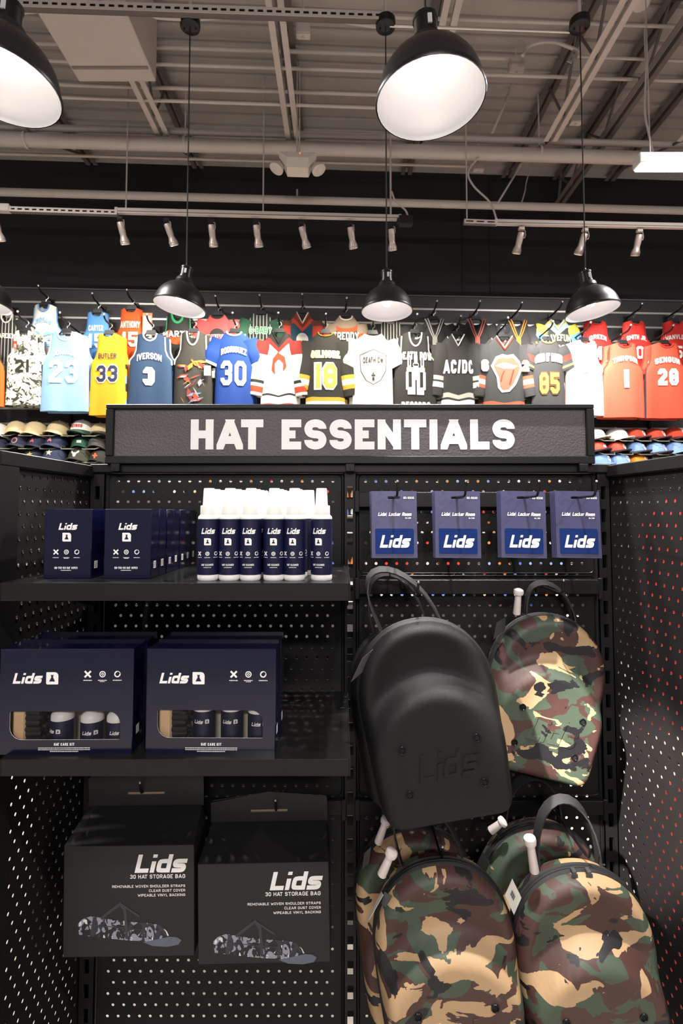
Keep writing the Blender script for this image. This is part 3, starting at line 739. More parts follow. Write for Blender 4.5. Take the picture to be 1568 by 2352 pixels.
    def lay(polys, name, col, o, key=None):
        groups.setdefault((name, key), {}).setdefault(col, []).append((polys, o))
    for ti, T in enumerate(texts):
        s, zc, h, wd, col = T[:5]; oc = T[5] if len(T) > 5 else None; arch = T[6] if len(T) > 6 else 0
        wt = T[7] if len(T) > 7 else .2
        nm = 'number' if s.replace(' ','').isdigit() else 'lettering'
        hh = h*H; W2 = wd*hw(.4)*2 if wd else None
        base_z = zc*H-hh/2
        if oc:
            lay(shift(text(s, hh*1.14, weight=wt+.13, width=(W2*1.06 if W2 else None), arch=arch*H, ws=.8, gap=.02), 0, base_z-hh*.07), nm, oc, .007, ti)
        lay(shift(text(s, hh, weight=wt, width=W2, arch=arch*H, ws=.8), 0, base_z), nm, col, .010, ti)
    if extra:
        for polys, nm, col, o in extra(hw(.4)*2, H): lay(polys, nm, col, o)
    for (nm, _k), cols in groups.items():
        b = MB(); mm = []
        for j, (c, L) in enumerate(cols.items()):
            mm.append(ink(c))
            for polys, o in L:
                for ii, p in enumerate(polys):
                    x0 = min(q[0] for q in p); x1 = max(q[0] for q in p); n = max(1, int((x1-x0)/.035)+1)
                    for k in range(n):
                        q = clip(p, x0+(x1-x0)*k/n-1e-6, x0+(x1-x0)*(k+1)/n+1e-6, -9, 9) if n > 1 else p
                        if q: b.add([(x, fy(x, min(1,z/H)) - o - (ii % 16)*1e-4, z) for x,z in q], [tuple(range(len(q)))], j)
        b.build(nm, mm, t, flat=True)
    if tag_:
        b = MB(); x0, x1, z0, z1 = tag_[0]*Wd, tag_[1]*Wd, tag_[2]*H, tag_[3]*H
        b.box(x0,x1,-.075,-.072,z0,z1,0); b.box(x0+.01,x1-.01,-.0757,-.075,z0+.01,z1-.03,1); b.build('paper_tag', [ink(tag_[4]), ink(tag_[5])], t, flat=True)
    # hanger and wall arm
    if hang:
        ht = thing('clothes_hanger', 'black hanger inside the '+short(label), 'hanger', (bot.x, bot.y, bot.z), (0,0,WA+yaw), 'hangers in the '+row.split(' of ')[0])
        b = MB(); w = hw(1.0)*.85
        pts = [(-w, .0, H*.985-.03),(-w*.55,0,H-.008),(-.04,0,H+.028),(.04,0,H+.028),(w*.55,0,H-.008),(w,0,H*.985-.03)]
        b.tube(pts, .011, 6, flat=.6)
        b.add([(-.055,-.012,H+.0),(.055,-.012,H+.0),(.04,-.012,H+.04),(-.04,-.012,H+.04),(-.055,.006,H+.0),(.055,.006,H+.0),(.04,.006,H+.04),(-.04,.006,H+.04)],[(0,1,2,3),(5,4,7,6),(0,4,5,1),(3,2,6,7),(1,5,6,2),(0,3,7,4)])
        b.build('shoulder_bar', HANGM, ht)
        b = MB(); b.tube([(0,0,H+.035),(0,0,H+.06),(.018,0,H+.072),(.024,0,H+.09),(.012,0,H+.106),(-.006,0,H+.106),(-.018,0,H+.094)], .003, 5); b.build('hook', STEEL, ht)
    if arm:
        az = bot.z+H+.100; q = wl((bot.x,bot.y,az)); ln = off-.06+.10
        at = thing('garment_hook', 'black wall arm carrying the '+short(label), 'hook', Vector((0,WALLY,0)) + EX*q.x + EN*.06 + Vector((0,0,az)), (0,0,WA), 'wall hooks of the '+row)
        b = MB(); b.box(-.022,.022,-.012,0,-.05,.02,c=.003); b.build('bracket', ARMM, at)
        b = MB(); b.tube([(0,-.01,-.012),(0,-ln,-.001),(0,-ln-.03,.012),(0,-ln-.05,.035)], .009, 6); b.build('bar', ARMM, at)
        b = MB(); b.lathe([(0,-.012),(.010,-.008),(.012,0),(.010,.008),(0,.012)], 10, (0,-ln-.052,.038)); b.build('tip', STEEL, at)
    if row.startswith('front') and 0 < xl < 1480:
        sg = 1 if (xl+xr)/2 < 784 else -1
        copy_tree(t, t.location - EN*.075 + EX*(.03*sg), (0,0,WA+yaw-.05*sg), 'second one behind the '+short(label), 'jerseys behind the front row')
    return t
R2 = 'rear row of jerseys'
FO, RO = .40, .20
def disc_emblem(cols):
    def f(W,H):
        out = []
        for (cx,cz,rx,rz,c,o) in cols: out.append(([ngon(cx*W,cz*H,rx*W,rz*W,18)],'emblem',c,o))
        return out
    return f
def shield(W,H):
    o = [(-.30,.72),(0,.79),(.30,.72),(.28,.52),(.16,.40),(0,.35),(-.16,.40),(-.28,.52)]; P_ = [(x*W*1.1,z*H) for x,z in o]
    return [(ribbon(P_+[P_[0]], .008, True),'emblem','#2a2a26',.008), ([rect(-.03*W,.03*W,.40*H,.44*H), rect(-.05*W,.05*W,.455*H,.475*H), rect(-.02*W,.02*W,.48*H,.50*H)],'emblem','#2a2a26',.008),
            (shift(smallprint(0,0,W*.22,.008),0,.53*H),'emblem','#2a2a26',.008)]
def chair_emblem(W,H):
    w = '#e6e6df'; k = '#1b1b1a'
    return [([rect(-.2*W,-.12*W,.56*H,.70*H), rect(-.04*W,.04*W,.62*H,.70*H), rect(.12*W,.2*W,.56*H,.70*H), rect(-.22*W,.22*W,.50*H,.555*H), rrect(-.1*W,.1*W,.29*H,.52*H,.01), rect(-.24*W,-.18*W,.28*H,.50*H), rect(.18*W,.24*W,.28*H,.50*H), rect(-.2*W,-.02*W,.22*H,.31*H), rect(.02*W,.2*W,.22*H,.31*H), ngon(0,.585*H,.075*W,None,12)],'emblem',w,.008),
            ([rect(-.06*W,.06*W,.575*H,.60*H), rect(-.02*W,.02*W,.29*H,.40*H), rect(-.17*W,-.14*W,.58*H,.68*H), rect(.14*W,.17*W,.58*H,.68*H)],'emblem',k,.011)]
def tongue(W,H):
    out = [(-.34,.60),(-.22,.72),(-.06,.755),(.05,.74),(.2,.755),(.36,.66),(.42,.57),(.34,.47),(.25,.36),(.10,.27),(-.08,.26),(-.17,.32),(-.2,.45)]
    inn = [(-.28,.60),(-.18,.69),(-.05,.715),(.05,.70),(.18,.715),(.31,.64),(.36,.57),(.28,.47),(.2,.38),(.08,.30),(-.06,.29),(-.12,.34),(-.15,.46)]
    f = lambda L: [(x*W,z*H) for x,z in L]
    return [([f(out)],'emblem','#efe9e4',.008), ([f(inn)],'emblem','#e8664a',.011), ([f([(-.24,.60),(-.05,.645),(.05,.635),(.3,.60),(.2,.57),(-.02,.565)])],'emblem','#f5efe9',.014),
            (ribbon([(x*W,z*H) for x,z in [(-.02,.54),(-.08,.47),(-.1,.40)]],.012)+ribbon([(x*W,z*H) for x,z in [(.2,.55),(.15,.46),(.1,.36)]],.014),'emblem','#a52618',.014)]
def plain_graphic(seed, cols):
    def f(W,H):
        r = random.Random(seed); out = []
        for k in range(34):
            cx, cz = r.uniform(-.27,.27)*W, r.uniform(.12,.62)*H; a = r.uniform(0,6.28); l = r.uniform(.08,.22)*W; w = r.uniform(.012,.05)*W
            dx, dz = math.cos(a)*l, math.sin(a)*l
            out.append(([[(cx-dx,cz-dz),(cx-dz*.2-w,cz+dx*.2),(cx+dx,cz+dz),(cx+dz*.2+w,cz-dx*.2)]],'graphic',cols[k % len(cols)],.007+.0004*k))
        return out
    return f
def flame_shape(W,H):
    return [([[(x*W,z*H) for x,z in [(-.20,.52),(-.16,.66),(-.02,.74),(.02,.72),(.17,.68),(.22,.56),(.12,.50),(.13,.60),(0,.66),(-.11,.60),(-.1,.46)]]],'emblem','#c8431f',.008)]
SPLAT = blob_mat('splatter_cloth', ['#d9d8c6','#34362c','#6d6f5e','#20211c'], (16,16,20), (1,2,3), (.57,.62,.64), .8, 1.2, 4)
PIN = None
def pin_mat(name, base, line, sc):
    m = D.materials.new(name); m.use_nodes = True; nt = m.node_tree; b = nt.nodes['Principled BSDF']; b.inputs['Roughness'].default_value = .8
    tc = nt.nodes.new('ShaderNodeTexCoord'); sx = nt.nodes.new('ShaderNodeSeparateXYZ'); nt.links.new(tc.outputs['Object'], sx.inputs[0])
    a = nt.nodes.new('ShaderNodeMath'); a.operation = 'MULTIPLY'; a.inputs[1].default_value = sc; nt.links.new(sx.outputs[0], a.inputs[0])
    f = nt.nodes.new('ShaderNodeMath'); f.operation = 'FRACT'; nt.links.new(a.outputs[0], f.inputs[0])
    g = nt.nodes.new('ShaderNodeMath'); g.operation = 'GREATER_THAN'; g.inputs[1].default_value = .78; nt.links.new(f.outputs[0], g.inputs[0])
    mx = nt.nodes.new('ShaderNodeMix'); mx.data_type = 'RGBA'; mx.inputs[6].default_value = (*lin(base),1); mx.inputs[7].default_value = (*lin(line),1)
    nt.links.new(g.outputs[0], mx.inputs[0]); nt.links.new(mx.outputs[2], b.inputs['Base Color']); return m
PINB = pin_mat('black_pinstripe_cloth', '#1b1b1a', '#b9b8ae', 32)
PING = pin_mat('dark_green_pinstripe_cloth', '#191c19', '#a9b0a4', 30)
# ---- front row, left to right
jersey('tank', -70, 12, 790, 935, FO, '#d8641c', 'orange sleeveless jersey cut by the left edge', trim='#2b2520')
jersey('tank', 14, 96, 762, 932, FO, '#d9d8c6', 'white jersey with black splatter pattern numbered 21', patt=SPLAT, trim='#e6e4d8', nd=.14, texts=(('21',.52,.17,.42,'#25261f'),), tag_=(-.22,-.12,.74,.84,'#c23a24','#e9e4d8'))
jersey('tank', 93, 206, 764, 946, FO, '#8fb6da', 'pale blue sleeveless jersey with white numbers 23 and white edging', trim='#f2f1ee', nd=.11, texts=(('JORDAN',.70,.06,.46,'#e9eef2',None,.035,.2),('23',.49,.28,.60,'#eef1f3')))
jersey('tank', 204, 292, 768, 955, FO, '#e3a21a', 'yellow sleeveless jersey with dark number 33 and striped sides', nd=.05, side=(('#6a9fd0','#23262e','#e3a21a'),.93), texts=(('BUTLER',.715,.065,.50,'#23263a',None,0,.18),('33',.50,.20,.58,'#20254a','#f4e9cf')))
jersey('tank', 293, 396, 768, 940, FO, '#27405f', 'slate blue sleeveless jersey numbered 3 with white collar', trim='#eceae4', nd=.10, texts=(('IVERSON',.66,.085,.56,'#efece6',None,.03,.2),('3',.42,.24,.26,'#efece6',None,0,.34)))
jersey('tank', 397, 488, 764, 945, FO, '#32302b', 'dark grey sleeveless jersey with red and yellow abstract print', trim='#dcd9d0', nd=.17, extra=plain_graphic(3,['#b23a22','#d88a2a','#c9c4b8','#6f86a8','#8a2b1e']))
jersey('tee', 474, 600, 764, 950, FO, '#163f8c', 'royal blue short-sleeved jersey numbered 30', trim='#f0eee8', nd=.05, texts=(('RODRIGUEZ',.735,.075,.66,'#f2f0ea',None,.035,.22),('30',.48,.30,.66,'#f4f2ec')), sl_bands=((.9,1,'#d9d7d0'),), tag_=(-.52,-.40,.44,.56,'#b9b5a4','#efede6'))
jersey('hockey', 580, 700, 764, 950, FO, '#efeeea', 'white long-sleeved hockey jersey with maroon shoulders', trim='#2a2624', neck='v', nd=.15, bands=((.86,.93,'#8e2a22'),(.93,1,'#2a2624'),(.22,.245,'#2a2f2a'),(.12,.19,'#f5f3ef'),(0,.12,'#d3512f')), sl_bands=((0,.25,'#8e2a22'),(.72,.78,'#2a2f2a'),(.84,.95,'#d3512f')), extra=flame_shape)
jersey('hockey', 682, 812, 766, 950, FO, '#33322c', 'black and gold hockey jersey numbered 18', trim='#dcb545', nd=.05, bands=((.15,.20,'#e3b23c'),(.05,.15,'#f3efe4'),(0,.05,'#e3b23c')), sl_bands=((.62,.70,'#e3b23c'),(.70,.80,'#f3efe4'),(.80,.88,'#e3b23c')), texts=(('GILMORE',.72,.085,.72,'#e8d9a0','#f0eada',.0,.24),('18',.45,.30,.56,'#e0bd5c','#f3efe2')))
jersey('tee', 790, 922, 768, 950, FO, '#efede4', 'white T-shirt with a dark shield print', nd=.04, texts=(('DEATH OW',.655,.075,.50,'#2a2a26',None,.0,.22),), extra=shield)
jersey('tank', 904, 1002, 766, 950, FO, '#2e2d2a', 'black sleeveless jersey with white lettering above a seated figure', trim='#e8e6de', nd=.17, texts=(('DEATH ROW',.70,.10,.80,'#eceae2',None,0,.26),('RECORDS',.09,.085,.70,'#eceae2',None,0,.28)), extra=chair_emblem)
jersey('hockey', 996, 1106, 770, 950, FO, '#343331', 'charcoal hockey jersey with white band lettering and grey hem stripes', trim='#e2e2de', neck='v', nd=.15, bands=((.20,.26,'#bdbab0'),(.06,.17,'#efeee8'),(0,.04,'#bdbab0')), sl_bands=((.62,.7,'#bdbab0'),(.74,.84,'#e9e8e2')), texts=(('AC/DC',.58,.17,.92,'#f0efea',None,0,.26),))
jersey('hockey', 1088, 1226, 774, 950, FO, '#3a3937', 'black hockey jersey with a big red tongue emblem', trim=('#f4efe9','#d0492f'), neck='v', nd=.16, bands=((.08,.15,'#da5a3a'),(0,.05,'#efece6')), sl_bands=((.60,.67,'#da5a3a'),(.67,.76,'#f0ede8'),(.76,.83,'#da5a3a')), sleeve_text=(('6','#ecd9c8','#f4efe9'),('2','#d9735a','#f4efe9')), extra=tongue)
jersey('tee', 1204, 1312, 782, 950, FO, '#373635', 'black short-sleeved jersey with orange number 85 and rose sleeve', trim='#e2a04a', nd=.05, sl_bands=((.4,.62,'#b23a30'),(.8,.88,'#e2a04a')), texts=(("GUNS N' ROSES",.72,.10,.78,'#e6c3cc','#f2e4e4',.03,.24),('85',.40,.28,.58,'#e8b23c','#5a3a14')))
jersey('tank', 1298, 1388, 784, 955, FO, '#f3f1ee', 'white sleeveless jersey with a faint thin number 4', nd=.06, trim='#e9e2de', side=('#d8412a',.97), texts=(('4',.60,.17,.22,'#e2a896',None,0,.12),))
jersey('tank', 1384, 1482, 790, 960, FO, '#dd5a40', 'coral red sleeveless jersey with a single white numeral 1', nd=.06, trim='#c8321f', texts=(('THOMPSON',.745,.07,.58,'#f4e9e4',None,.04,.22),('1',.51,.24,.12,'#f6efea',None,0,.3)))
jersey('tank', 1478, 1580, 790, 962, FO, '#d8472e', 'red sleeveless jersey with white number 28', nd=.06, trim='#b8301f', side=('#2c2422',.95), texts=(('SENGUN',.74,.075,.56,'#f4e9e4',None,.03,.24),('28',.54,.22,.46,'#f6efea',None,0,.26)))
# ---- rear row, left to right
jersey('tee', -30, 62, 722, 880, RO, '#1b1b1a', 'black pinstriped jersey half behind the left edge lamp', patt=PINB, trim='#cfcdc4', nd=.14, texts=(('HARDEN',.66,.07,.7,'#d8d6cc'),), row=R2)
jersey('tank', 60, 142, 702, 870, RO, '#dcdad2', 'white sleeveless jersey with pale blue edges and number 23', trim='#5b93cc', nd=.10, texts=(('JORDAN',.74,.07,.5,'#8fb4d6',None,.04,.2),('23',.52,.2,.62,'#6f9fcf')), row=R2)
jersey('tank', 182, 262, 719, 880, RO, '#4d83bb', 'mid blue sleeveless jersey numbered 15', nd=.08, texts=(('CARTER',.76,.08,.44,'#e4e6e2'),('15',.58,.2,.46,'#dfe6ea')), row=R2)
jersey('tank', 258, 342, 711, 880, RO, '#e2571f', 'bright orange sleeveless jersey numbered 15 with a paper tag', nd=.07, texts=(('ANTHONY',.77,.09,.56,'#f3e9dc'),('15',.57,.2,.46,'#f4ece0')), tag_=(.36,.62,.55,.92,'#e2895e','#ead9c8'), row=R2)
jersey('tank', 366, 450, 722, 880, RO, '#23231f', 'black jersey with green collar and orange lettered band', trim=('#2f9a63','#2f9a63'), nd=.13, bands=((.62,.75,'#d8501f'),), side=('#d8a02a',.93), texts=(('MARTIN',.685,.09,.85,'#f1ede2'),), row=R2)
jersey('tee', 446, 552, 724, 890, RO, '#cf4d4c', 'coral pink short-sleeved jersey with a black disc print', trim='#2a2222', nd=.06, texts=(('PINKY',.66,.09,.62,'#c8444a','#e2d6c8'),), extra=disc_emblem([(0,.70,.24,.22,'#211d1b',.006)]), row=R2)
jersey('tee', 544, 652, 722, 890, RO, '#1f3327', 'dark green pinstriped jersey with green lettering', patt=PING, sleeves='#1d4a34', nd=.04, texts=(('G-BABY',.755,.09,.66,'#2f8a52','#cfd6c8'),('1',.50,.26,.16,'#2f9a5c',None,0,.4)), row=R2)
jersey('hockey', 644, 744, 720, 890, RO, '#20485c', 'teal hockey jersey with red shoulders and a round white emblem', trim=('#efe9df','#c8352a'), neck='v', nd=.15, bands=((.86,.92,'#c8412c'),(.92,1,'#6d3a2c')), sleeves='#6d3a2c', sl_bands=((.1,.3,'#c8412c'),), extra=disc_emblem([(0,.62,.20,.24,'#ece6da',.007)]), row=R2)
jersey('hockey', 738, 850, 728, 890, RO, '#2e2b27', 'brown shouldered jersey with an orange band and white lettering', trim='#e9e2d4', nd=.06, bands=((.87,1,'#9a8672'),(.80,.87,'#d0562f')), sleeves='#9a8672', sl_bands=((.2,.35,'#d0562f'),(.35,1,'#2e2b27')), texts=(('FREDDY',.705,.11,.76,'#f0ece2'),('00',.50,.2,.5,'#f0ece2')), row=R2)
jersey('tee', 846, 948, 738, 890, RO, '#1c1c1b', 'black pinstriped jersey under the middle pendant lamp', patt=PINB, nd=.07, row=R2)
jersey('tee', 944, 1050, 735, 890, RO, '#201f1f', 'black jersey with grey piping', neck='v', nd=.18, piping='#a9a7a4', row=R2)
jersey('tee', 1042, 1146, 735, 890, RO, '#211f1f', 'black jersey with coral red piping', neck='v', nd=.18, piping='#d87a6a', texts=(('HOUSTON',.42,.08,.8,'#e2b8ac'),), row=R2)
jersey('tee', 1136, 1240, 738, 890, RO, '#2c2a29', 'charcoal jersey with orange piping', neck='v', nd=.18, piping='#e2933f', row=R2)
jersey('tee', 1224, 1334, 736, 890, RO, '#33332f', 'dark jersey with pale yellow and sky blue shoulders', trim=('#e8e6c8','#6aa7dc'), neck='v', nd=.14, bands=((.88,.94,'#9cc4e6'),(.94,1,'#e6dc6c')), sleeves='#e6d24c', sl_bands=((.4,.7,'#6aa7dc'),(.7,1,'#33332f')), texts=(('PAYEFUN',.70,.10,.74,'#e8e2a8',None,.02),('006',.56,.1,.4,'#e8e2a8')), row=R2)
jersey('tank', 1328, 1410, 740, 880, RO, '#c8241c', 'red sleeveless jersey with white number 4 behind the right pendant lamp', nd=.06, trim='#a81c16', texts=(('GREEN',.70,.075,.5,'#f3e6e0',None,.03),('4',.46,.22,.26,'#f4ebe6')), row=R2)
jersey('tank', 1418, 1498, 740, 880, RO, '#c8241c', 'red sleeveless jersey numbered 10', nd=.06, trim='#a81c16', texts=(('SMITH JR.',.70,.075,.6,'#f3e6e0',None,.03),('10',.48,.2,.42,'#f4ebe6')), row=R2)
jersey('tank', 1510, 1592, 740, 880, RO, '#c8241c', 'red sleeveless jersey numbered 5 at the right edge', nd=.06, trim='#a81c16', texts=(('VANVLEET',.70,.075,.66,'#f3e6e0',None,.03),('5',.48,.2,.24,'#f4ebe6')), row=R2)
# red shirts on a garment rail beyond the right side panel, seen through its holes
rt = thing('garment_rail', 'black garment rail with red shirts, glimpsed through the holes of the right side panel', 'garment rail', (1.30, 1.58, 0))
for sx in (-.42,.42):
    b = MB(); b.tube([(sx,0,.02),(sx,0,1.66)], .014, 8); b.box(sx-.02,sx+.02,-.25,.25,0,.03,c=.005); b.build('post', BLK2, rt)
b = MB(); b.tube([(-.44,0,1.66),(.44,0,1.66)], .012, 8); b.build('top_bar', BLK2, rt)
b = MB(); b.tube([(-.44,0,.82),(.44,0,.82)], .012, 8); b.build('lower_bar', BLK2, rt)
def plain_shirt(x, z, col, label):
    b = MB(); n = 16; vs = []; prof_ = [(0,.22),(.3,.215),(.5,.21),(.6,.20),(.68,.12),(.7,.06)]
    for zz, w in prof_:
        for k in range(n):
            a = 2*math.pi*k/n; vs.append((w*math.cos(a), .05*math.sin(a)+.01*math.sin(5*a+zz*4), zz))
    fs = [(i*n+k,i*n+(k+1)%n,(i+1)*n+(k+1)%n,(i+1)*n+k) for i in range(len(prof_)-1) for k in range(n)]
    b.add(vs, fs); b.tube([(0,0,.7),(0,0,.735),(.012,0,.75),(0,0,.765),(-.012,0,.755)],.003,5)
    return tag(b.build('shirt', cloth(col), None, loc=(x,1.58,z)), label, 'shirt', 'red shirts on the garment rail')
for x in (-.21,.21):
    for z, nm in ((.91,'upper'),(.07,'lower')):
        plain_shirt(1.30+x, z, '#c2261c', 'red shirt on the %s bar of the garment rail, %s the rack' % (nm, 'nearer' if x < 0 else 'farther from'))

# ================================================================== CAPS ON THE WALL
def cap(x, y, off, w, col, brim, label, grp, logo=None, yaw=0.0, up=0.0):
    """w = width in pixels; origin at the lower edge of the crown"""
    p = WP(x, y, off); s = w * (p.y/1200)/2 /1.0
    t = thing('cap', label, 'cap', p, (0,0,WA+yaw), grp)
    r = s*.93; b = MB(); n = 24; rings = 7; vs = []
    for i in range(rings):
        a = i/(rings-1)*math.pi/2
        for k in range(n):
            q = 2*math.pi*k/n; seam = 1 - .018*(abs(math.cos(3*q))**14)
            vs.append((r*math.cos(a)**.8*math.cos(q)*seam, r*1.12*math.cos(a)**.8*math.sin(q)*seam, r*1.12*math.sin(a)))
    fs = [(i*n+k,i*n+(k+1)%n,(i+1)*n+(k+1)%n,(i+1)*n+k) for i in range(rings-1) for k in range(n)]
    b.add(vs, fs); b.build('crown', cloth(col), t, angle=70)
    b = MB(); vs = []; m = 13
    for lay in (0,1):
        for j in (0,1,2):
            for k in range(m):
                q = -math.pi*.92*(k/(m-1)) - math.pi*.04; e = (1.0, 1.3, 1.62)[j]
                x_ = r*math.cos(q)*(1.0 + .10*(e-1)); y_ = r*1.12*math.sin(q)*(1+(e-1)*abs(math.sin(q))**.7)
                z_ = -.18*r*(e-1)*1.5 - .32*r*(math.cos(q)**2)*(.4+(e-1)) + (.008 if lay == 0 else 0) + r*.06 + up*r*(e-1)
                vs.append((x_,y_,z_))
    for lay in (0,1):
        for j in (0,1):
            for k in range(m-1):
                a = lay*3*m + j*m + k; b.f.append([a,a+1,a+m+1,a+m] if lay else [a,a+m,a+m+1,a+1]); b.m.append(0)
    for k in range(m-1): b.f.append([2*m+k, 5*m+k, 5*m+k+1, 2*m+k+1]); b.m.append(0)
    b.v = vs; b.build('brim', cloth(brim), t, angle=60)
    b = MB(); b.lathe([(r*.09,-.002),(r*.08,.006),(0,.009)],10,(0,0,r*1.12)); b.build('button', cloth(col), t)
    if logo:
        polys, c = logo; b = MB()
        for p_ in polys:
            vs = []
            for lx, lz in p_:
                xx = lx*r; zz = r*(.42 + lz); rr_ = math.sqrt(max(0,1-(min(.97,zz/(r*1.12)))**2)); rad = r*rr_**.8
                yy = -1.12*math.sqrt(max(0, rad*rad-xx*xx)) - .004
                vs.append((xx,yy,zz))
            b.add(vs, [tuple(range(len(vs)))])
        b.build('emblem', ink(c), t, flat=True)
    return t
star = [[(0,.3),(.07,.08),(.3,.08),(.12,-.06),(.2,-.3),(0,-.15),(-.2,-.3),(-.12,-.06),(-.3,.08),(-.07,.08)]]
bull = [[(-.14,.1),(-.3,.28),(-.34,.1),(-.2,-.02)],[(.14,.1),(.3,.28),(.34,.1),(.2,-.02)],[(-.2,.08),(.2,.08),(.1,-.28),(-.1,-.28)]]
cross = [rect(-.08,.08,-.3,.3), rect(-.26,.26,-.06,.1)]
aa = text('A', .42, weight=.26, ws=.9); aa = shift(aa, 0, -.15)
oval = ring(0,0,.3,.09,14)
patch = [rrect(-.24,.24,-.12,.2,.05)]
disc = [ngon(.12,.08,.3,.34,16)]
TAN, NVC = '#cdb88e', '#20263c'
G1, G2, G3 = 'caps on the top cap rail, left', 'caps on the middle cap rail, left', 'caps on the lowest cap rail, left'
cap(-4, 998, .22, 52, '#e6e2d6', '#e6e2d6', 'off-white cap at the left edge of the top cap rail', G1)
cap(40, 994, .22, 52, TAN, TAN, 'tan cap farthest left on the top rail', G1, yaw=.3)
cap(84, 998, .20, 58, TAN, TAN, 'tan cap second from the left on the top rail, brim forward', G1)
cap(136, 995, .22, 54, TAN, TAN, 'tan cap third from the left on the top rail', G1, yaw=-.2)
cap(190, 993, .22, 54, '#ece8df', '#2e4a3a', 'white cap with red lettering and a dark green brim', G1, (shift(text('ASTROS',.3,weight=.24,width=1.1),0,-.1),'#c8391f'), yaw=-.2)
cap(230, 996, .22, 46, TAN, '#4b4a3c', 'tan cap with a darker brim beside the sign', G1, yaw=.2)
cap(0, 1028, .24, 46, NVC, NVC, 'plain navy cap at the left edge of the middle rail', G2)
cap(50, 1024, .24, 50, '#2a3042', '#2a3042', 'dark blue cap with an oval pink badge', G2, (oval,'#c98a86'), yaw=-.15)
cap(88, 1025, .24, 48, NVC, NVC, 'navy cap with a small dark pink letter, second of the letter caps', G2, (aa,'#b05a64'), yaw=-.1)
cap(130, 1024, .24, 52, '#252b44', '#3a4258', 'navy cap with a bright pink letter and greyish brim', G2, (aa,'#d87a86'), yaw=-.15)
cap(186, 1026, .24, 44, '#1f4a38', '#1f4a38', 'green cap with a pale square badge', G2, (patch,'#9aa59a'), yaw=.2)
cap(222, 1025, .24, 40, '#55524f', '#4a4644', 'grey cap on the middle rail beside the sign', G2, yaw=.2)
cap(80, 1055, .26, 48, NVC, NVC, 'navy cap with a gold mark, its top showing over the left side panel', G3, (star,'#c9a24a'))
cap(128, 1052, .26, 54, '#2b3650', '#2b3650', 'navy cap with a cream star badge', G3, (star,'#d9cfae'), yaw=-.1)
cap(186, 1055, .26, 56, '#3e3e30', '#3e3e30', 'olive cap with a white horned head badge', G3, (bull,'#e4e2d8'), yaw=-.1)
cap(228, 1058, .26, 46, '#2c2b26', '#2c2b26', 'black cap with an orange cross-shaped badge', G3, (cross,'#d85a2e'), yaw=-.05)
H1, H2, H3 = 'caps on the top cap rail, right', 'caps on the middle cap rail, right', 'caps on the lowest cap rail, right'
cap(1366, 1008, .22, 46, '#f0eeea', '#c9bdb4', 'white cap half hidden by the right end of the sign', H1, yaw=.4, up=.3)
cap(1414, 1010, .22, 52, '#f0eeea', '#c9bdb4', 'white cap with a grey brim, right of the sign', H1, yaw=.45, up=.3)
cap(1456, 1008, .22, 46, '#dd5236', '#4a2028', 'orange red cap with white disc, next to the white cap', H1, (disc,'#f6f2ee'), yaw=.45, up=.3)
cap(1500, 1009, .22, 48, '#dd5236', '#4a2028', 'orange red cap with white disc, middle of its three', H1, (disc,'#f6f2ee'), yaw=.45, up=.3)
cap(1544, 1008, .22, 50, '#dd4a30', '#4a2028', 'orange red cap with white disc, nearest the right edge', H1, (disc,'#f6f2ee'), yaw=.45, up=.3)
cap(1370, 1036, .24, 44, '#d4503c', '#20242e', 'red and white cap with a dark brim beside the sign', H2, (patch,'#f0e6e0'), yaw=.4, up=.3)
cap(1412, 1038, .24, 46, '#cf4c38', '#1f1c1c', 'red cap with a white badge and black brim', H2, (disc,'#f0e6e0'), yaw=.45, up=.3)
cap(1456, 1040, .24, 48, '#7f9fd6', '#3a3236', 'sky blue cap next to the red cap', H2, (disc,'#dfe6f2'), yaw=.45, up=.3)
cap(1502, 1042, .24, 50, '#86a6da', '#3a3236', 'sky blue cap, second from the red cap', H2, (disc,'#dfe6f2'), yaw=.45, up=.3)
cap(1545, 1040, .24, 50, '#86a6da', '#86a6da', 'sky blue cap at the right edge of the middle rail', H2, (disc,'#e6ecf4'), yaw=.45, up=.3)
cap(1378, 1066, .26, 46, '#7f9fd6', '#7f9fd6', 'sky blue cap low beside the sign', H3, (disc,'#dfe6f2'), yaw=.4)
cap(1420, 1066, .26, 48, '#86a6da', '#86a6da', 'sky blue cap low on the right, next to an orange cap', H3, (disc,'#e2e8f2'), yaw=.4)
cap(1462, 1068, .26, 46, '#e08a1e', '#e08a1e', 'orange cap low on the right, only its top showing', H3, (disc,'#f2e2c6'), yaw=.4)
def cap_rail(y, xa, xb, label, n):
    A, Bp = WP(xa, y, .2), WP(xb, y, .2); c = (A+Bp)/2; L = (Bp-A).length
    t = thing('cap_rail', label, 'rail', c, (0,0,WA))
    b = MB(); b.box(-L/2,L/2,-.12,.14,-.006,0,c=.001); b.build('ledge', BLK2, t)
    for k in range(n):
        x = -L/2 + (k+.5)*L/n; w = L/n*.40
        b = MB(); b.tube([(x-w,.0,.0),(x-w,-.13,.0),(x-w*.75,-.17,-.02),(x+w*.75,-.17,-.02),(x+w,-.13,.0),(x+w,0,.0)], .004, 5); b.build('wire_holder', mat('pale_wire','#a9a894',.4,metal=.4), t)
    return t
cap_rail(1002, -40, 244, 'black rail under the tan caps, left', 6); cap_rail(1031, -40, 244, 'black rail under the navy and green caps, left', 6); cap_rail(1061, -40, 244, 'black rail under the star and horned head caps, left', 6)
cap_rail(1014, 1358, 1600, 'black rail under the white and orange red caps, right', 6); cap_rail(1044, 1358, 1600, 'black rail under the sky blue caps, right', 6); cap_rail(1073, 1358, 1600, 'black rail under the lowest caps on the right', 6)
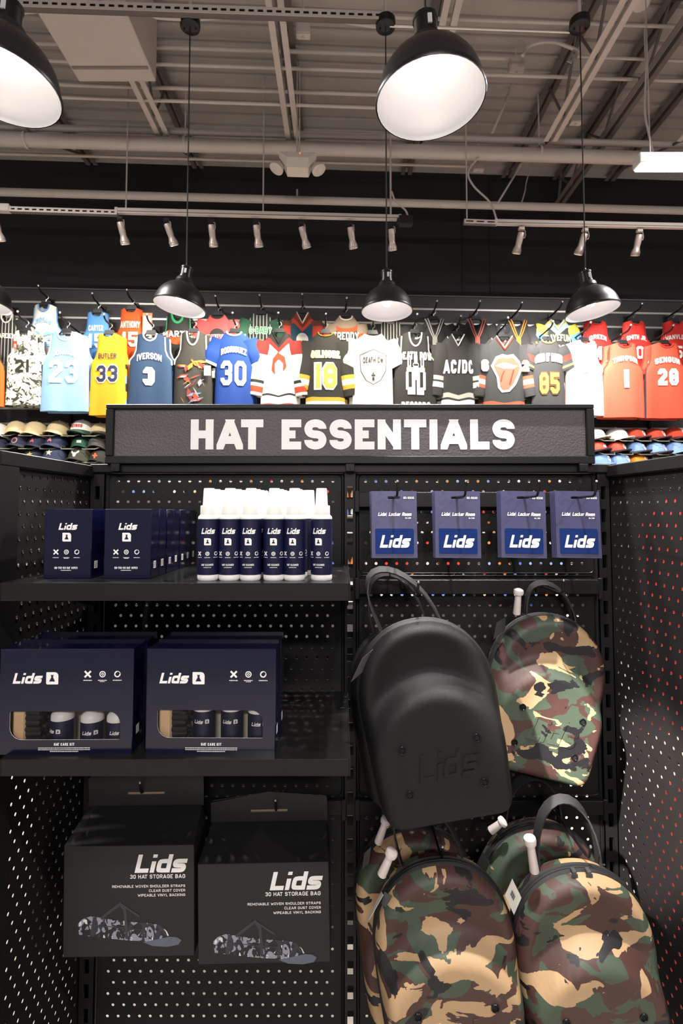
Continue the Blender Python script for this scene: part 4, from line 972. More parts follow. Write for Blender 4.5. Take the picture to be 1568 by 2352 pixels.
# what fills the wall behind the rack, glimpsed only as colours through its holes
b = MB(); rr = random.Random(4); hm = [cloth(c) for c in ('#e6e2d6','#c8341f','#6a86d0','#8fa9dc','#d8822a','#cdb88e','#5a6fc8','#e9e6e0')]
for row in range(9):
    z = EYE + .33 - row*.17
    for k in range(30):
        x = -2.1 + k*.15; rC = .066
        if rr.random() < .25: continue
        m = rr.randrange(8); prof_ = [(rC,0),(rC*.96,.035),(rC*.75,.07),(rC*.4,.088),(0,.094)]
        b.lathe(prof_, 10, (x,-.16,z), m)
        b.add([(x-rC,-.18,z),(x+rC,-.18,z),(x+rC*.7,-.29,z-.015),(x-rC*.7,-.29,z-.015),(x-rC,-.18,z+.006),(x+rC,-.18,z+.006),(x+rC*.7,-.29,z-.009),(x-rC*.7,-.29,z-.009)],[(0,1,2,3),(7,6,5,4),(2,3,7,6),(0,3,7,4),(1,2,6,5)],m)
    b.box(-2.2,2.4,-.28,-.06,z-.022,z-.016,7)
o = wall_frame(b.build('wall_caps', hm)); o['kind'] = 'stuff'; tag(o, 'rows of many coloured caps behind the rack, glimpsed only through its holes', 'caps')

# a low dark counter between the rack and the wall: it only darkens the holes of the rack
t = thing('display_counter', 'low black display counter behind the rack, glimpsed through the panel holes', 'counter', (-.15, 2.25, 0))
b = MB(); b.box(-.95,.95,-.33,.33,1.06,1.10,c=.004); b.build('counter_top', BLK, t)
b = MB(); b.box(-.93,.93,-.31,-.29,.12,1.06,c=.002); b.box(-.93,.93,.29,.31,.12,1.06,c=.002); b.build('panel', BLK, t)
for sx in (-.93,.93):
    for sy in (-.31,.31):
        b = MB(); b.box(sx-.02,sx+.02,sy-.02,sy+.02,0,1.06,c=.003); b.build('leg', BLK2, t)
# ================================================================== THE RACK
DB = 1.297                       # distance of the rack's back panel
K = DB/1200
RK = thing('display_rack', 'black metal display rack with perforated back and side panels', 'display rack', (.02, DB, 0))
def rpart(b, name, m, parent=None, **k):
    if parent is None or parent is RK: b.xf(Matrix.Translation((-.02,-DB,0))); return b.build(name, m, RK, **k)
    return b.build(name, m, parent, **k)
def X_(x): return (x-784)*K
def Z_(y): return P(784, y, DB).z
def peg(W, z0, z1, xs, zs, nx, r=.0037, pit=.0254, t=.0014):
    """perforated sheet in the plane y=0; xs = first hole, zs = top hole row, staggered rows"""
    b = MB(); nr = int((zs - z0 - pit)/pit)+1
    b.add([(0,0,zs+pit/2),(W,0,zs+pit/2),(W,0,z1),(0,0,z1)],[(0,1,2,3)])
    zb = zs-(nr-.5)*pit; b.add([(0,0,z0),(W,0,z0),(W,0,zb),(0,0,zb)],[(0,1,2,3)])
    h = pit/2; c8 = [(h,0),(h,h),(0,h),(-h,h),(-h,0),(-h,-h),(0,-h),(h,-h)]
    o8 = [(r*math.cos(math.pi/4*k), r*math.sin(math.pi/4*k)) for k in range(8)]
    for j in range(nr):
        z = zs-j*pit; x0 = xs + (pit/2 if j % 2 else 0); n = nx-(1 if j % 2 else 0)
        b.add([(0,0,z-h),(x0-h,0,z-h),(x0-h,0,z+h),(0,0,z+h)],[(0,1,2,3)])
        xe = x0+(n-1)*pit+h; b.add([(xe,0,z-h),(W,0,z-h),(W,0,z+h),(xe,0,z+h)],[(0,1,2,3)])
        for i in range(n):
            x = x0+i*pit
            b.add([(x+p,0,z+q) for p,q in c8]+[(x+p,0,z+q) for p,q in o8]+[(x+p,t,z+q) for p,q in o8],
                  [(k,(k+1)%8,8+(k+1)%8,8+k) for k in range(8)]+[(8+k,8+(k+1)%8,16+(k+1)%8,16+k) for k in range(8)])
    return b
ZT = Z_(1067); ZR = Z_(1105.5)
for xa, xb, xf in ((245, 790, 270.6), (818, 1365, 839.5)):
    W = (xb-xa)*K; b = peg(W, .12, Z_(1088), (xf-xa)*K, ZR, 22)
    b.xf(Matrix.Translation((X_(xa), DB, 0))); p = rpart(b, 'back_panel', PEG, flat=True)
    b = MB(); x0, x1 = X_(xa)+.006, X_(xb)-.006     # pressed rim around the panel
    for z0, z1 in ((Z_(1316), Z_(1090)), (Z_(1826), Z_(1322)), (.13, Z_(1834))):
        L = [(x,DB-.0012,z) for x,z in rrect(x0,x1,z0,z1,.012,3)]
        b.tube(L+[L[0]], .0013, 4, caps=False)
    rpart(b, 'panel_rim', BLK2, p) if False else rpart(b, 'panel_rim', BLK2)
def slotted(xc, w, sw, y0, y1, ztop, zbot, sh=.032, pit=.056, zfirst=None, m=BLK):
    b = MB(); zf = zfirst if zfirst is not None else ztop-.03
    for (ya, yb, dz) in ((y0, y0+.002, 0), (y1-.002, y1, .006)):
        b.box(xc-w/2, xc-sw/2, ya, yb, zbot, ztop); b.box(xc+sw/2, xc+w/2, ya, yb, zbot, ztop)
        z = zf+dz; b.box(xc-sw/2, xc+sw/2, ya, yb, z, ztop)
        while z-pit > zbot:
            b.box(xc-sw/2, xc+sw/2, ya, yb, z-pit, z-sh); z -= pit
        b.box(xc-sw/2, xc+sw/2, ya, yb, zbot, z-sh)
    b.box(xc-w/2, xc-w/2+.002, y0, y1, zbot, ztop); b.box(xc+w/2-.002, xc+w/2, y0, y1, zbot, ztop)
    b.box(xc-w/2, xc+w/2, y0, y1, ztop, ztop+.003)
    return rpart(b, 'upright', m, flat=True)
slotted(X_(803.5), .031, .0145, DB-.014, DB+.028, ZT-.002, 0.0, zfirst=Z_(1117.5))
slotted(X_(227), .038, .012, DB-.010, DB+.028, ZT-.002, 0.0, zfirst=Z_(1117.5))
slotted(X_(1381), .033, .012, DB-.010, DB+.028, ZT-.002, 0.0, zfirst=Z_(1117.5))
b = MB(); b.box(X_(212), X_(1397), DB-.018, DB+.03, Z_(1087), ZT, c=.002); rpart(b, 'top_rail', BLK)
b = MB(); b.box(X_(212), X_(1397), DB-.03, DB+.03, .0, .11, c=.004); rpart(b, 'base', BLK)
for xa, xb, ya, yb in ((818, 1365, 1131, 1165), (818, 1365, 1329, 1362), (818, 1365, 1829, 1861), (245, 790, 1829, 1861)):
    b = MB(); b.box(X_(xa)+.001, X_(xb)-.001, DB-.022, DB-.002, Z_(yb), Z_(ya), c=.0015)
    for sx in (X_(xa)+.001, X_(xb)-.001): b.box(sx-.006, sx+.006, DB-.024, DB-.016, Z_(yb)-.012, Z_(ya)+.004, c=.0015)
    rpart(b, 'crossbar', BLK)
# perforated side panels, opening a little towards the viewer
PEGS = mat('side_panel_metal', '#1f1d1c', .55, spec=.2, noise=.1, nscale=8, bump=.1, bscale=600)
def side(px, sgn, ang, first):
    e = D.objects.new('side_panel', None); COL.objects.link(e); e.parent = RK
    e.location = (X_(px)-.02, -.004, 0)
    d = Vector((sgn*math.sin(ang), -math.cos(ang))); e.rotation_euler = (0,0,math.atan2(d.y,d.x))
    L = .284; zt = ZT-.004
    peg(L-.004, .12, zt-.03, first, ZR-.003, 11)\
        .build('perforated_sheet', PEGS, e, flat=True)
    for nm, x0, x1, z0, z1 in (('top_rail',0,L+.05,zt-.028,zt),('front_stile',L-.004,L+.05,.02,zt-.028),('bottom_rail',0,L+.05,.02,.12),('rear_stile',-.004,.004,.12,zt-.028)):
        b = MB(); b.box(x0,x1,-.012,.012,z0,z1,c=.002); b.build(nm, BLK, e)
side(209, -1, math.radians(3.0), .020)
side(1397, 1, math.radians(5.6), .018)
# ------------------------------------------------------------------ header sign
SY = DB-.03
sx0, sx1 = P(243,928,SY).x, P(1364,928,SY).x; sz0, sz1 = P(784,1065,SY).z, P(784,928,SY).z
SG = thing('header_sign', 'dark grey header sign with white capital lettering in a black frame', 'sign', ((sx0+sx1)/2, SY, sz0))
w = sx1-sx0; h = sz1-sz0; fr = .019
for nm, a in (('top_frame',(-w/2,w/2,h-.011,h)),('bottom_frame',(-w/2,w/2,0,fr)),('left_frame',(-w/2,-w/2+fr,fr,h-.011)),('right_frame',(w/2-fr,w/2,fr,h-.011))):
    b = MB(); b.box(a[0],a[1],0,.05,a[2],a[3],c=.0018); b.build('frame_bar', BLK, SG)
b = MB(); b.box(-w/2+.01,w/2-.01,.009,.014,.01,h-.006); b.build('board', mat('grey_embossed_vinyl','#4d4749',.55,noise=.05,nscale=40,bump=.6,bscale=190), SG)
lx0, lx1 = P(438,1000,SY+.009).x, P(1181,1000,SY+.009).x; lz0, lz1 = P(784,1032.5,SY+.009).z, P(784,963.5,SY+.009).z
for L in text('HAT ESSENTIALS', lz1-lz0, weight=.262, ws=.86, gap=.105, rnd=2, width=lx1-lx0, per=True):
    b = MB()
    dx = (lx0+lx1)/2-(sx0+sx1)/2
    for i, p in enumerate(L): b.prism([(x+dx,z+lz0-sz0) for x,z in p], .0080-i*2e-5, .0089)
    b.build('letter', WINK, SG, flat=True)
for x in (264, 804, 1340):
    b = MB(); b.box(P(x,1070,SY).x-.011-(sx0+sx1)/2, P(x,1070,SY).x+.011-(sx0+sx1)/2, -.002, .028, -.019, .0, c=.0012); b.lathe([(0,-.0005),(.0022,0),(.0022,.001)],8,(P(x,1070,SY).x-(sx0+sx1)/2,-.002,-.013),0,Matrix.Rotation(math.pi/2,4,'X')); b.build('mounting_bracket', BLK, SG)
# ------------------------------------------------------------------ shelves
SHF = .927
def shelf(yt, yb, label):
    z = P(784, yt, SHF).z; z2 = P(784, yb, SHF).z; x0, x1 = P(2,yt,SHF).x, P(801,yt,SHF).x; xc = (x0+x1)/2
    t = thing('shelf', label, 'shelf', (xc, SHF, z)); w = x1-x0; dp = DB-.024-SHF
    b = MB(); b.box(-w/2,w/2,.0015,dp,-.003,0); b.build('deck', mat('black_shelf_top','#161616',.3,noise=.25,nscale=120,bump=.04,bscale=400), t)
    b = MB(); b.box(-w/2,w/2,0,.0015,z2-z,0.0006,c=.0004); b.box(-w/2,w/2,.0015,.014,z2-z,z2-z+.0015); b.build('front_lip', BLK, t)
    for sx in (-1,1):
        b = MB(); xx = sx*(w/2+.0015)
        pl = [(0,z2-z),(0,0),(dp,.004),(dp,.03),(dp+.016,.03),(dp+.016,-.10),(dp,-.10),(dp*.5,-.05)]
        n = len(pl); b.add([(xx-.0012,a,c) for a,c in pl]+[(xx+.0012,a,c) for a,c in pl],[tuple(range(n)),tuple(range(2*n-1,n-1,-1))]+[(i,(i+1)%n,n+(i+1)%n,n+i) for i in range(n)]); b.build('bracket', BLK, t, flat=True)
    return z
Z1 = shelf(1340, 1380, 'upper black shelf carrying the wipes boxes and spray bottles')
Z2 = shelf(1745, 1783, 'lower black shelf carrying the care kit boxes')
# ------------------------------------------------------------------ hat wipes boxes
FILM = film_mat()
def frame_face(b, x0, x1, z0, z1, loop, y, m=0):
    """a rectangle with a rounded hole; loop from rrect"""
    n = len(loop)//4; co = [(x0,z0),(x1,z0),(x1,z1),(x0,z1)]
    for k in range(4):
        for i in range(n-1):
            a, c = loop[k*n+i], loop[k*n+i+1]; b.add([(a[0],y,a[1]),(c[0],y,c[1]),(co[k][0],y,co[k][1])],[(0,1,2)],m)
        a = loop[k*n+n-1]; c = loop[((k+1)*n) % (4*n)]
        b.add([(a[0],y,a[1]),(c[0],y,c[1]),(co[(k+1)%4][0],y,co[(k+1)%4][1]),(co[k][0],y,co[k][1])],[(0,1,2,3)],m)
def wipes(loc, w, h, d, label, grp, full=True, rot=0):
    t = thing('wipes_box', label, 'box', loc, (0,0,rot), grp)
    b = MB(); b.box(-w/2,w/2,0,d,0,h,c=.0012); b.build('carton', NAVY, t)
    if full:
        b = MB(); put(b, shift(lids(.0127,width=.0340),-.001,h*.70), -.0004); b.build('logo', WINK, t, flat=True); b = MB()
        wh, dk = flask(-.002,h*.595,.0165); put(b, wh, -.0004); put(b, dk, -.0009, 1); b.build('flask_badge', [WINK, NAVY_L], t, flat=True); b = MB()
        put(b, icons(-.002,h*.382,.0197,.0044), -.0004)
        for k in (-1,0,1): put(b, smallprint(-.002+k*.0197,h*.297,.0115,.0012), -.0004)
        put(b, smallprint(-.002,h*.288,.008,.001), -.0004); b.build('pictogram_print', WINK, t, flat=True); b = MB()
        put(b, shift(text('ON-THE-GO HAT WIPES',.0042,weight=.24,width=.0435,gap=.2),-.002,h*.140), -.0004)
        put(b, smallprint(-.002,h*.115,.019,.0013), -.0004); b.build('product_lettering', [WINK, NAVY_L], t, flat=True)
    b = MB(); r_ = random.Random(3)
    b.add([(w/2+.0004,d*.30,h*.14),(w/2+.0004,d*.62,h*.14),(w/2+.0004,d*.62,h*.245),(w/2+.0004,d*.30,h*.245)],[(0,1,2,3)],0)
    for k in range(5): z = h*(.155+.017*k); b.add([(w/2+.0007,d*.34,z),(w/2+.0007,d*.58,z),(w/2+.0007,d*.58,z+h*.006),(w/2+.0007,d*.34,z+h*.006)],[(0,1,2,3)],1)
    b.build('side_label', [WINK, NAVY_L], t, flat=True)
    return t
ords = ('second','third','fourth','fifth','sixth','seventh')
fy_ = .992
for col, (xa, xb, nm) in enumerate(((103,208,'left'),(238,348,'right'))):
    Xa, Xb = P(xa,1250,fy_).x, P(xb,1250,fy_).x; w = .0895; hh = P(784,1169,fy_).z-Z1
    wipes(((Xa+Xb)/2, fy_, Z1), w, hh, .0415, 'glossy navy box of hat wipes in front of the %s row' % nm, 'hat wipes boxes on the upper shelf')
    for k in range(6):
        q = .0432*(k+1)
        wipes(((Xa+Xb)/2 + (.0005 if k % 2 else -.0004), fy_+q, Z1), w, hh-(.0008 if k%2 else 0), .0415, 'navy wipes box, %s from the front of the %s row' % (ords[k], nm), 'hat wipes boxes on the upper shelf', full=(k == 0))
# ------------------------------------------------------------------ spray bottles
def bottle_parts(t, R, H, kind='front'):
    s = R/.0197
    b = MB(); b.lathe([(0,0),(R*.90,0),(R*.985,.002),(R,.005),(R,.0107),(R*.995,.011),(R*.995,H*.66),(R,H*.662),(R,H*.672),(R*.97,H*.688),(R*.86,H*.703),(R*.78,H*.71)], 28); b.build('bottle_body', WHT, t)
    b = MB(); b.lathe([(R+.0002,.0108),(R+.0004,.011),(R+.0004,H*.662),(R+.0002,H*.6625)], 32); b.build('label_band', NAVY_L, t)
    b = MB(); b.lathe([(R*.78,H*.705),(R*.80,H*.712),(R*.79,H*.80),(R*.77,H*.81),(R*.60,H*.812),(R*.585,H*.82),(R*.51,H*.985),(R*.47,H),(0,H)], 24); b.build('spray_cap', WHT, t)
def cyl(R): return lambda x,z,y: (R*math.sin(x/R), -R*math.cos(x/R), z)
def bottle(loc, label, rot=0.0, R=.0197, H=.170):
    t = thing('spray_bottle', label, 'bottle', loc, (0,0,rot), 'white and navy spray bottles on the upper shelf'); bottle_parts(t, R, H)
    b = MB(); q = []; q2 = []
    q += shift(lids(.0105,width=.0245),0,H*.503); wh, dk = flask(0,H*.42,.0128); q += wh; q2 = dk
    q += icons(0,H*.292,.0162,.0035)
    for k in (-1,0,1): q += smallprint(k*.0162,H*.248,.0105,.001)
    q += shift(text('HAT CLEANER',.0034,weight=.24,width=.022,gap=.2),0,H*.163); q += smallprint(0,H*.142,.014,.001)
    fine = []
    for p in q:
        x0 = min(a[0] for a in p); x1 = max(a[0] for a in p); n = max(1,int((x1-x0)/.005)+1)
        for k in range(n):
            c = clip(p, x0+(x1-x0)*k/n-1e-7, x0+(x1-x0)*(k+1)/n+1e-7, -1, 9) if n > 1 else p
            if c: fine.append(c)
    put(b, fine, 0, 0, cyl(R+.0007)); put(b, q2, 0, 1, cyl(R+.0011))
    b.build('label_print', [WINK, NAVY_L], t, flat=True)
    return t
bx = [(478,.30),(527,.05),(575,-.15),(629,.12),(676,-.2),(738,-.5)]
nm = ('first','second','third','fourth','fifth')
proto = None
for i, (px, r_) in enumerate(bx):
    Yb = .977; Xb = P(px,1330,Yb).x; lab = ('%s spray bottle from the left in the front line' % nm[i]) if i < 5 else 'spray bottle standing apart at the right end of the front line'
    if proto is None: proto = bottle((Xb,Yb,Z1), lab, r_*.5)
    else: copy_tree(proto, (Xb,Yb,Z1), (0,0,r_*.5), lab)
    for row in (1,2,3):
        if i == 5 and row > 0: continue
        copy_tree(proto, (Xb+.0015*row+(.002 if i%2 else 0), Yb+.0425*row, Z1), (0,0,r_+.4*row), 'spray bottle standing %s behind the %s bottle of the front line' % (('directly','two places','three places')[row-1], nm[i]))
copy_tree(proto, (P(712,1330,1.03).x-.004, 1.06, Z1), (0,0,2.6), 'spray bottle showing its fine print in the gap beside the last bottle')
# ------------------------------------------------------------------ hat care kits
def kit(loc, w, h, d, label, grp, win, rot=0.0, detail=True, var=0):
    t = thing('care_kit_box', label, 'box', loc, (0,0,rot), grp); x0, x1 = -w/2, w/2; th = .001
    b = MB(); loop = rrect(win[0],win[1],win[2],win[3],(.022,.002,.022,.002),5)
    frame_face(b, x0,x1,0,h,loop,0); frame_face(b, x0+th,x1-th,th,h-th,loop,th,1)
    n = len(loop)
    for i in range(n):
        a, c = loop[i], loop[(i+1)%n]; b.add([(a[0],0,a[1]),(c[0],0,c[1]),(c[0],th,c[1]),(a[0],th,a[1])],[(0,1,2,3)],2)
    for y, m, i0 in ((d,0,0),(d-th,1,th)): b.add([(x0+i0,y,i0),(x1-i0,y,i0),(x1-i0,y,h-i0),(x0+i0,y,h-i0)],[(0,1,2,3)],m)
    for xx, m in ((x0,0),(x1,0)): b.add([(xx,0,0),(xx,d,0),(xx,d,h),(xx,0,h)],[(0,1,2,3)],m)
    for xx in (x0+th,x1-th): b.add([(xx,th,th),(xx,d-th,th),(xx,d-th,h-th),(xx,th,h-th)],[(0,1,2,3)],1)
    for z, m, i0 in ((0,0,0),(h,0,0),(th,1,th),(h-th,1,th)): b.add([(x0+i0,i0,z),(x1-i0,i0,z),(x1-i0,d-i0,z),(x0+i0,d-i0,z)],[(0,1,2,3)],m)
    b.build('carton', [NAVY, KRAFT, WINK], t, flat=True)
    b = MB(); b.box(x0+.001,x1-.001,d-.0015,d-.0005,h,h+.004,0); b.tube([(x0,0,h),(x1,0,h)],.0007,4); b.tube([(x1,0,0),(x1,0,h)],.0007,4); b.build('hang_flap', NAVY, t)
    b = MB(); b.add([(x,.0014,z) for x,z in loop],[tuple(range(n))]); b.build('window_film', FILM, t, flat=True)
    b = MB(); put(b, shift(lids(.0185,width=.0500),x0+.0475,h*.672), -.0003); b.build('logo', WINK, t, flat=True); b = MB()
    wh, dk = flask(x0+.0925,h*.722,.0215); put(b, wh, -.0003); put(b, dk, -.0008, 1); b.build('flask_badge', [WINK, NAVY_L], t, flat=True); b = MB()
    put(b, icons(x0+.1815,h*.760,.0263,.0054), -.0003)
    for k in (-1,0,1): put(b, smallprint(x0+.1815+k*.0263,h*.697,.0155,.0015), -.0003)
    put(b, smallprint(x0+.1815,h*.686,.009,.001), -.0003); b.build('pictogram_print', WINK, t, flat=True); b = MB()
    put(b, shift(text('HAT CARE KIT',.0048,weight=.24,width=.036,gap=.2),x0+.1165,h*.083), -.0003)
    for k in range(3): put(b, smallprint(x0+.1165,h*.058-.0030*k,.092 if k < 2 else .05,.0014), -.0003)
    b.build('product_lettering', [WINK, NAVY_L], t, flat=True)
    b = MB(); b.add([(x1+.0004,d*.3,h*.15),(x1+.0004,d*.55,h*.15),(x1+.0004,d*.55,h*.235),(x1+.0004,d*.3,h*.235)],[(0,1,2,3)]); b.build('side_label', WINK, t, flat=True)
    return t
WOOD = mat('pale_wood', '#e0bd92', .55, noise=.15, nscale=25)
BRIS = mat('black_bristle', '#121212', .7)
def kit_contents(kx, ky, kz, rot, win, nmk, bot):
    """a brush and three small bottles, standing inside the box behind its window"""
    R3 = Matrix.Rotation(rot,4,'Z'); 
    def wpos(x,y,z): q = R3 @ Vector((x,y,z)); return (kx+q.x, ky+q.y, kz+q.z)
    x0 = win[0]; zb = .0025
    t = thing('care_brush', 'wooden brush with black bristles inside the %s care kit' % nmk, 'brush', wpos(x0+.012,.028,zb), (0,0,rot))
    b = MB(); b.box(-.014,.011,-.019,.019,0,.10,c=.004); b.build('handle', WOOD, t)
    b = MB(); r_ = random.Random(5)
    for i in range(9):
        for j in range(3):
            z = .008+i*.0098; y = -.016+j*.013
            b.tube([(.011,y,z),(.024,y+r_.uniform(-.002,.002),z+r_.uniform(-.002,.002)),(.034+r_.uniform(0,.008),y+r_.uniform(-.003,.003),z+r_.uniform(-.003,.003))],[.0052,.0056,.0045],6)
    b.build('bristles', BRIS, t)
    for k, (xx, hh, word, tilt) in enumerate(bot):
        t = thing('small_bottle', '%s small white and navy bottle inside the %s care kit' % (('left','middle','right')[k], nmk), 'bottle', wpos(xx,.026,zb), (0,0,rot+tilt), 'small bottles inside the care kits')
        R = .0200; b = MB(); b.lathe([(0,0),(R*.95,0),(R,.003),(R,hh),(R*.97,hh+.007),(R*.8,hh+.012),(R*.62,hh+.015),(R*.62,hh+.019)],24); b.build('bottle_body', WHT, t)
        b = MB(); b.lathe([(R*.66,hh+.015),(R*.68,hh+.016),(R*.66,hh+.040),(R*.5,hh+.042),(0,hh+.042)],20); b.build('cap', WHT, t)
        b = MB(); b.lathe([(R+.0003,.002),(R+.0004,.0025),(R+.0004,hh-.002),(R+.0002,hh-.0015)],28); b.build('label_band', NAVY_L, t)
        b = MB(); f = cyl(R+.0008)
        put(b, shift(lids(.0065,width=.0165),-.004,hh-.022), 0, 0, f); wh, dk = flask(.0125,hh-.0185,.0075); put(b, wh, 0, 0, f); put(b, dk, 0, 1, cyl(R+.0011))
        put(b, shift(text('HAT '+word,.0028,weight=.22,width=.022,gap=.2),0,hh*.22), 0, 0, f); put(b, smallprint(0,hh*.14,.012,.0009), 0, 0, f)
        b.build('label_print', [WINK, NAVY_L], t, flat=True)
KY = .947
KG = 'hat care kits on the lower shelf'
for xa, xb, wn, nmk, rot, bot in ((0,304,(25,276,1634,1699),'left',.012,[(-.018,.053,'CLEANER',-.5),(.036,.050,'DEODORIZER',.1),(.083,.050,'PROTECTOR',.2)]), (336,632,(362,604,1631,1695),'right',-.008,[(-.018,.070,'CLEANER',-.1),(.033,.070,'DEODORIZER',-.1),(.082,.066,'PROTECTOR',.05)])):
    a, c = P(xa,1600,KY), P(xb,1600,KY); w = c.x-a.x; xc = (a.x+c.x)/2; hh = P(784,1491,KY).z - Z2
    win = (P(wn[0],1600,KY).x-xc, P(wn[1],1600,KY).x-xc, P(784,wn[3],KY).z-Z2, P(784,wn[2],KY).z-Z2)
    kit((xc,KY,Z2), w, hh, .058, '%s navy hat care kit box, front one, with window' % nmk, KG, win, rot)
    kit_contents(xc, KY, Z2, rot, win, nmk, bot)
    kit((xc+.002,KY+.062,Z2), w, hh, .058, 'navy care kit box behind the %s front one' % nmk, KG, win, rot*.3)
# ------------------------------------------------------------------ card packs on hooks
CARDM = blob_mat('mottled_slate_card', ['#3f3e60','#424265','#3c3b5c','#414062'], (14,14,18), (0,0,0), (.5,.53,.5), .45, 1.5, 5, .05)
CARDB = mat('blue_card_gloss', '#0d2862', .12, spec=.6, noise=.25, nscale=14, coat=.5)
def peg_hook(x, z, length, label, grp, rise=.02, tipb=True):
    t = thing('peg_hook', label, 'hook', (x, DB-.022, z), group=grp)
    b = MB(); b.box(-.012,.012,-.004,.0,-.016,.012,c=.001); b.build('bracket', BLK2, t)
    b = MB(); b.tube([(0,-.003,0),(0,-length+.012,0),(0,-length+.004,.003),(0,-length,.010),(0,-length-.006,.010+rise)], .0026, 8); b.build('rod', BLK2, t)
    b = MB(); b.lathe([(.0024,-.002),(.0028,0),(.0018,.0022),(0,.0026)],8,(0,-length-.006,.010+rise)); b.build('tip', STEEL, t)
    return t
nmc = ('first','second','third','fourth')
CY0 = 1.165
cproto = None
for i, (px, sl) in enumerate(((904.5,903),(1050,1048),(1200.5,1203),(1324.5,1325))):
    zc_ = P(784,1128,CY0).z; X = P(px,1140,CY0).x; xs = P(sl,1142,CY0).x; zh = P(784,1143,CY0).z+.001
    peg_hook(xs, zh, .195, 'black hook through the %s card pack from the left' % nmc[i], 'hooks of the card packs')
    for k in range(4):
        lab = ('front gift card pack on the %s hook from the left' % nmc[i]) if k == 0 else 'gift card pack %s from the front on the %s hook' % (ords[k-1], nmc[i])
        loc = (X-.0012*k, CY0+.006*k, zc_); rot = (-.07+.012*k, (0,.01,.02,.015)[i]-.006*k, (0,0,.02,.03)[i])
        if cproto is None:
            t = cproto = thing('gift_card_pack', lab, 'gift card', loc, rot, 'gift card packs on the hooks'); w, h = .1005, .148
            b = MB(); loop = rrect(-.0145,.0145,-.0175,-.0115,.003,3)
            frame_face(b,-w/2,w/2,-.030,0,loop,0); frame_face(b,-w/2,w/2,-.030,0,loop,.0007)
            b.add([(-w/2,0,-h),(w/2,0,-h),(w/2,0,-.03),(-w/2,0,-.03)],[(0,1,2,3)]); b.add([(-w/2,.0007,-h),(w/2,.0007,-h),(w/2,.0007,-.03),(-w/2,.0007,-.03)],[(0,1,2,3)])
            for x_ in (-w/2,w/2): b.add([(x_,0,-h),(x_,.0007,-h),(x_,.0007,0),(x_,0,0)],[(0,1,2,3)])
            b.add([(-w/2,0,0),(w/2,0,0),(w/2,.0007,0),(-w/2,.0007,0)],[(0,1,2,3)]); b.add([(-w/2,0,-h),(w/2,0,-h),(w/2,.0007,-h),(-w/2,.0007,-h)],[(0,1,2,3)])
            b.build('backing_card', CARDM, t, flat=True)
            b = MB(); b.prism(rrect(-.0425,.0425,-h+.0095,-h+.0645,.0032,4), -.0012, -.0003); b.build('plastic_card', CARDB, t, flat=True)
            b = MB(); put(b, shift(lids(.0275,width=.064),-.001,-h+.0225), -.0016); b.build('logo', WINK, t, flat=True); b = MB()
            put(b, shift(lids(.0078,width=.0175),-.0275,-.0555), -.0005); put(b, [rect(-.0172,-.0168,-.057,-.0465)], -.0005)
            put(b, shift(text('Locker Room',.0078,weight=.22,ws=.8,shear=.24,gap=.07,width=.050),.0125,-.0555), -.0005); put(b, shift(text('by Lids',.0035,weight=.2,ws=.8,shear=.2,width=.0125),.0305,-.0615), -.0005)
            b.build('heading_lettering', WINK, t, flat=True); b = MB(); put(b, shift(text('$5-$500',.0048,weight=.17,ws=.8,width=.0235),.0325,-.0175), -.0005); b.build('price_lettering', WINK, t, flat=True)
        else: copy_tree(cproto, loc, rot, lab)
